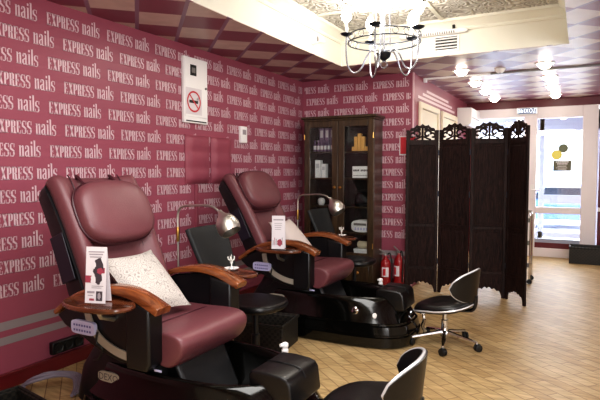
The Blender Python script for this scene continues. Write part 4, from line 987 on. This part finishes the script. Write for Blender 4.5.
t = thing('batten_light', 'slim white batten light fixed along the side of the ceiling tray', 'light', (-1.28, TY1-.002, 2.685)); mb = MB(); mb.loft([[(x, -.03+a*s, b*s) for a, b in superell(.024, .024, 16, 2.2)] for x, s in ((-.38, .4), (-.36, .9), (-.34, 1), (.24, 1), (.27, .9), (.29, .4))]); mb.bb((-.3, -.012, -.012), (.2, 0, .012)); mb.build('housing', M['white'], t)
mb = MB()
for k in range(22): mb.bb((-.3+.022*k, -.056, -.018), (-.291+.022*k, -.0495, .004))
mb.build('louvre', M['greyplastic'], t)
mb = MB(); mb.tube([(.16, -.03, .02), (.16, -.03, .06)], .014, 8); mb.build('switch_knob', M['dark'], t)
t = thing('tray_spotlight', 'small round white spotlight on the left side of the ceiling tray', 'spotlight', (TX0, 4.58, 2.60)); Xm = Matrix.Rotation(PI/2, 3, 'Y')
mb = MB(); mb.lathe([(0, 0), (.05, 0), (.055, .012), (.045, .02), (.038, .05), (.03, .055), (0, .05)], (0, 0, 0), 20, 0, Xm); mb.build('housing', M['white'], t)
mb = MB(); mb.lathe([(0, 0), (.026, 0), (.024, .004), (0, .006)], (.053, -.004, .0), 16, 0, Xm); mb.build('lens', M['greyplastic'], t)
mb = MB(); mb.tube([(.03, .03, .0), (.04, .12, .0), (.05, .16, .005)], .010, 8); mb.build('stem', M['white'], t)

# ------------------------------------------------------------------ chandelier
HX, HY = -1.49, 4.30
t = thing('chandelier', 'white wrought iron chandelier with candle lamps hanging from the ceiling tray', 'chandelier', (HX, HY, 0))
mb = MB(); mb.lathe([(0, 2.8), (.07, 2.8), (.065, 2.775), (.02, 2.76), (.012, 2.74), (.012, 2.70), (.05, 2.69), (.05, 2.675), (.02, 2.66), (0, 2.66)], n=20); mb.build('canopy', M['iron'], t)
mb = MB()
for k in range(3):
    a = 2*PI*k/3+.5; mb.tube([(.045*math.cos(a), .045*math.sin(a), 2.68), (.05*math.cos(a), .05*math.sin(a), 2.40)], .006, 8)
mb.tube([(0, 0, 2.68), (0, 0, 2.26)], .008, 8); mb.build('stem', M['iron'], t)
RR = .30
for z in (2.48, 2.42):
    mb = MB(); mb.tube([(RR*math.cos(2*PI*k/48), RR*math.sin(2*PI*k/48), z) for k in range(48)], .0055, 6, 0, True); mb.build('hoop', M['irondark'], t)
for k in range(20):
    a = 2*PI*k/20
    if k % 4 == 0: continue
    mb = MB(); mb.tube([(RR*math.cos(a+.085*math.cos(q)), RR*math.sin(a+.085*math.cos(q)), 2.45+.024*math.sin(q)) for q in [2*PI*j/12 for j in range(12)]], .003, 5, 0, True)
    mb.build('filigree_loop', M['iron'], t)
mb = MB(); mb.lathe([(0, 2.27), (.012, 2.27), (.05, 2.30), (.062, 2.335), (.05, 2.34), (0, 2.34)], n=20); mb.build('hub', M['irondark'], t)
mb = MB(); mb.tube([(.028*math.cos(2*PI*k/20), 0, 2.24+.028*math.sin(2*PI*k/20)) for k in range(20)], .005, 6, 0, True); mb.build('ring_pull', M['iron'], t)
base = rad(28)
for k, aa in enumerate((176, 104, 32, -40, -112)):
    a = base+rad(aa); c_, s_ = math.cos(a), math.sin(a)
    mb = MB(); mb.tube([(r*c_, r*s_, z) for r, z in [(v.x, v.y) for v in smoothpath([(.05, 2.33, 0), (.10, 2.36, 0), (.15, 2.30, 0), (.19, 2.21, 0), (.25, 2.175, 0), (.30, 2.23, 0), (.315, 2.34, 0), (.315, 2.48, 0)], 5)]], .0075, 8); arm = mb.build('arm', M['iron'], t)
    q = (.315*c_, .315*s_, 0)
    mb = MB(); mb.lathe([(0, 2.475), (.02, 2.48), (.045, 2.492), (.05, 2.502), (.015, 2.50), (0, 2.50)], q, 18); mb.build('drip_pan', M['irondark'], arm)
    mb = MB(); mb.lathe([(0, 2.50), (.013, 2.50), (.013, 2.595), (0, 2.595)], q, 12); mb.build('candle_sleeve', M['candle'], arm)
    mb = MB(); mb.lathe([(0, 2.592), (.014, 2.594), (.036, 2.62), (.042, 2.65), (.034, 2.685), (.014, 2.72), (0, 2.735)], q, 16); mb.build('bulb', M['bulb'], arm)
ld = bpy.data.lights.new('chandelier_light', 'POINT'); ld.energy = 20; ld.color = (1, .96, .9); ld.shadow_soft_size = .25
lo = bpy.data.objects.new('chandelier_light', ld); C.objects.link(lo); lo.location = (HX, HY, 2.62)

# ------------------------------------------------------------------ street outside the entrance
t = thing('car', 'small blue car parked on the street beyond the entrance door', 'car', (-.4, 15.5, -.12), rad(6))
mb = MB(); pr = [(-1.9, .25), (-1.95, .5), (-1.7, .68), (-1.05, .74), (-.5, 1.12), (.55, 1.14), (1.15, .78), (1.85, .7), (1.95, .45), (1.9, .25)]
mb.loft([[(a*k, y, b if b < .8 else .8+(b-.8)*k2) for a, b in pr] for y, k, k2 in ((-.8, .97, .9), (-.7, 1, 1), (.7, 1, 1), (.8, .97, .9))]); mb.build('car_body', mat('blue_car_paint', (70, 104, 168), .25, coat=.5), t, bevel=.04, ang=30)
mb = MB(); mb.prism([(-.92, .76), (-.46, 1.07), (.5, 1.09), (1.0, .8)], lambda a, b, q_: (a, q_, b), -.815, -.80); mb.build('side_windows', mat('car_glass', (40, 46, 58), .1), t)
for x in (-1.2, 1.2):
    for y in (-.78, .78): mb = MB(); mb.lathe([(0, -.09), (.27, -.09), (.3, -.06), (.3, .06), (.27, .09), (0, .09)], (x, y, .3), 20, 0, Matrix.Rotation(PI/2, 3, 'X')); mb.build('wheel', M['rubber'], t)
t = thing('building', 'pale sunlit building across the street beyond the entrance door', 'building', (0, 24, -.2))
mb = MB(); mb.bb((-9, 0, 0), (9, 4, 9)); mb.build('wall', mat('pale_facade', (232, 232, 236), .7, noise=.06), t)
for x in (-4.6, -2.9, -1.2, .5, 2.2):
    for z in (1.2, 4.4): mb = MB(); mb.bb((x-.45, -.03, z), (x+.45, 0, z+1.6)); mb.build('window', mat('pale_blue_window', (176, 190, 214), .2), t)

# ------------------------------------------------------------------ light
w = bpy.data.worlds.new('world'); bpy.context.scene.world = w; w.use_nodes = True
bg = w.node_tree.nodes['Background']; bg.inputs[0].default_value = (.86, .93, 1, 1); bg.inputs[1].default_value = 7.0
def area(name, loc, rot, size, en, col=(1, 1, 1)):
    l = bpy.data.lights.new(name, 'AREA'); l.energy = en; l.shape = 'RECTANGLE'; l.size = size[0]; l.size_y = size[1]; l.color = col
    o = bpy.data.objects.new(name, l); C.objects.link(o); o.location = loc; o.rotation_euler = rot; return o
area('window_daylight', (3.0, 3.4, 1.9), (0, rad(90), 0), (1.0, 4.6), 34, (.95, .97, 1))
area('rear_window_daylight', (1.5, -1.45, 1.8), (rad(88), 0, rad(20)), (2.6, 1.4), 62, (.98, .98, 1)).data.spread = rad(110)
area('overhead_fill_panel', (-.9, 1.4, 2.455), (0, 0, 0), (1.4, 2.2), 60, (1, .98, .95))  # unseen fill panel added at the tray opening, no real fitting there
area('entrance_daylight', (-.3, FY-.15, 1.3), (rad(-90), 0, 0), (.7, 1.8), 7, (.92, .96, 1))
ld = bpy.data.lights.new('ceiling_fill_spot', 'SPOT'); ld.energy = 110; ld.spot_size = rad(62); ld.spot_blend = 1; ld.shadow_soft_size = .3; ld.color = (1, .98, .98)  # fill spot added behind the camera to lift the ceiling and upper left wall
lo = bpy.data.objects.new('ceiling_fill_spot', ld); C.objects.link(lo); lo.location = (.25, -.5, 1.55)
lo.rotation_euler = (Vector((-3.0, 3.2, 2.55))-Vector((.25, -.5, 1.55))).to_track_quat('-Z', 'Y').to_euler()
sc = bpy.context.scene
sc.view_settings.view_transform = 'Standard'; sc.view_settings.look = 'Medium High Contrast'; sc.view_settings.exposure = 0.42
sc.cycles.use_denoising = True; sc.cycles.max_bounces = 8; sc.cycles.transparent_max_bounces = 12
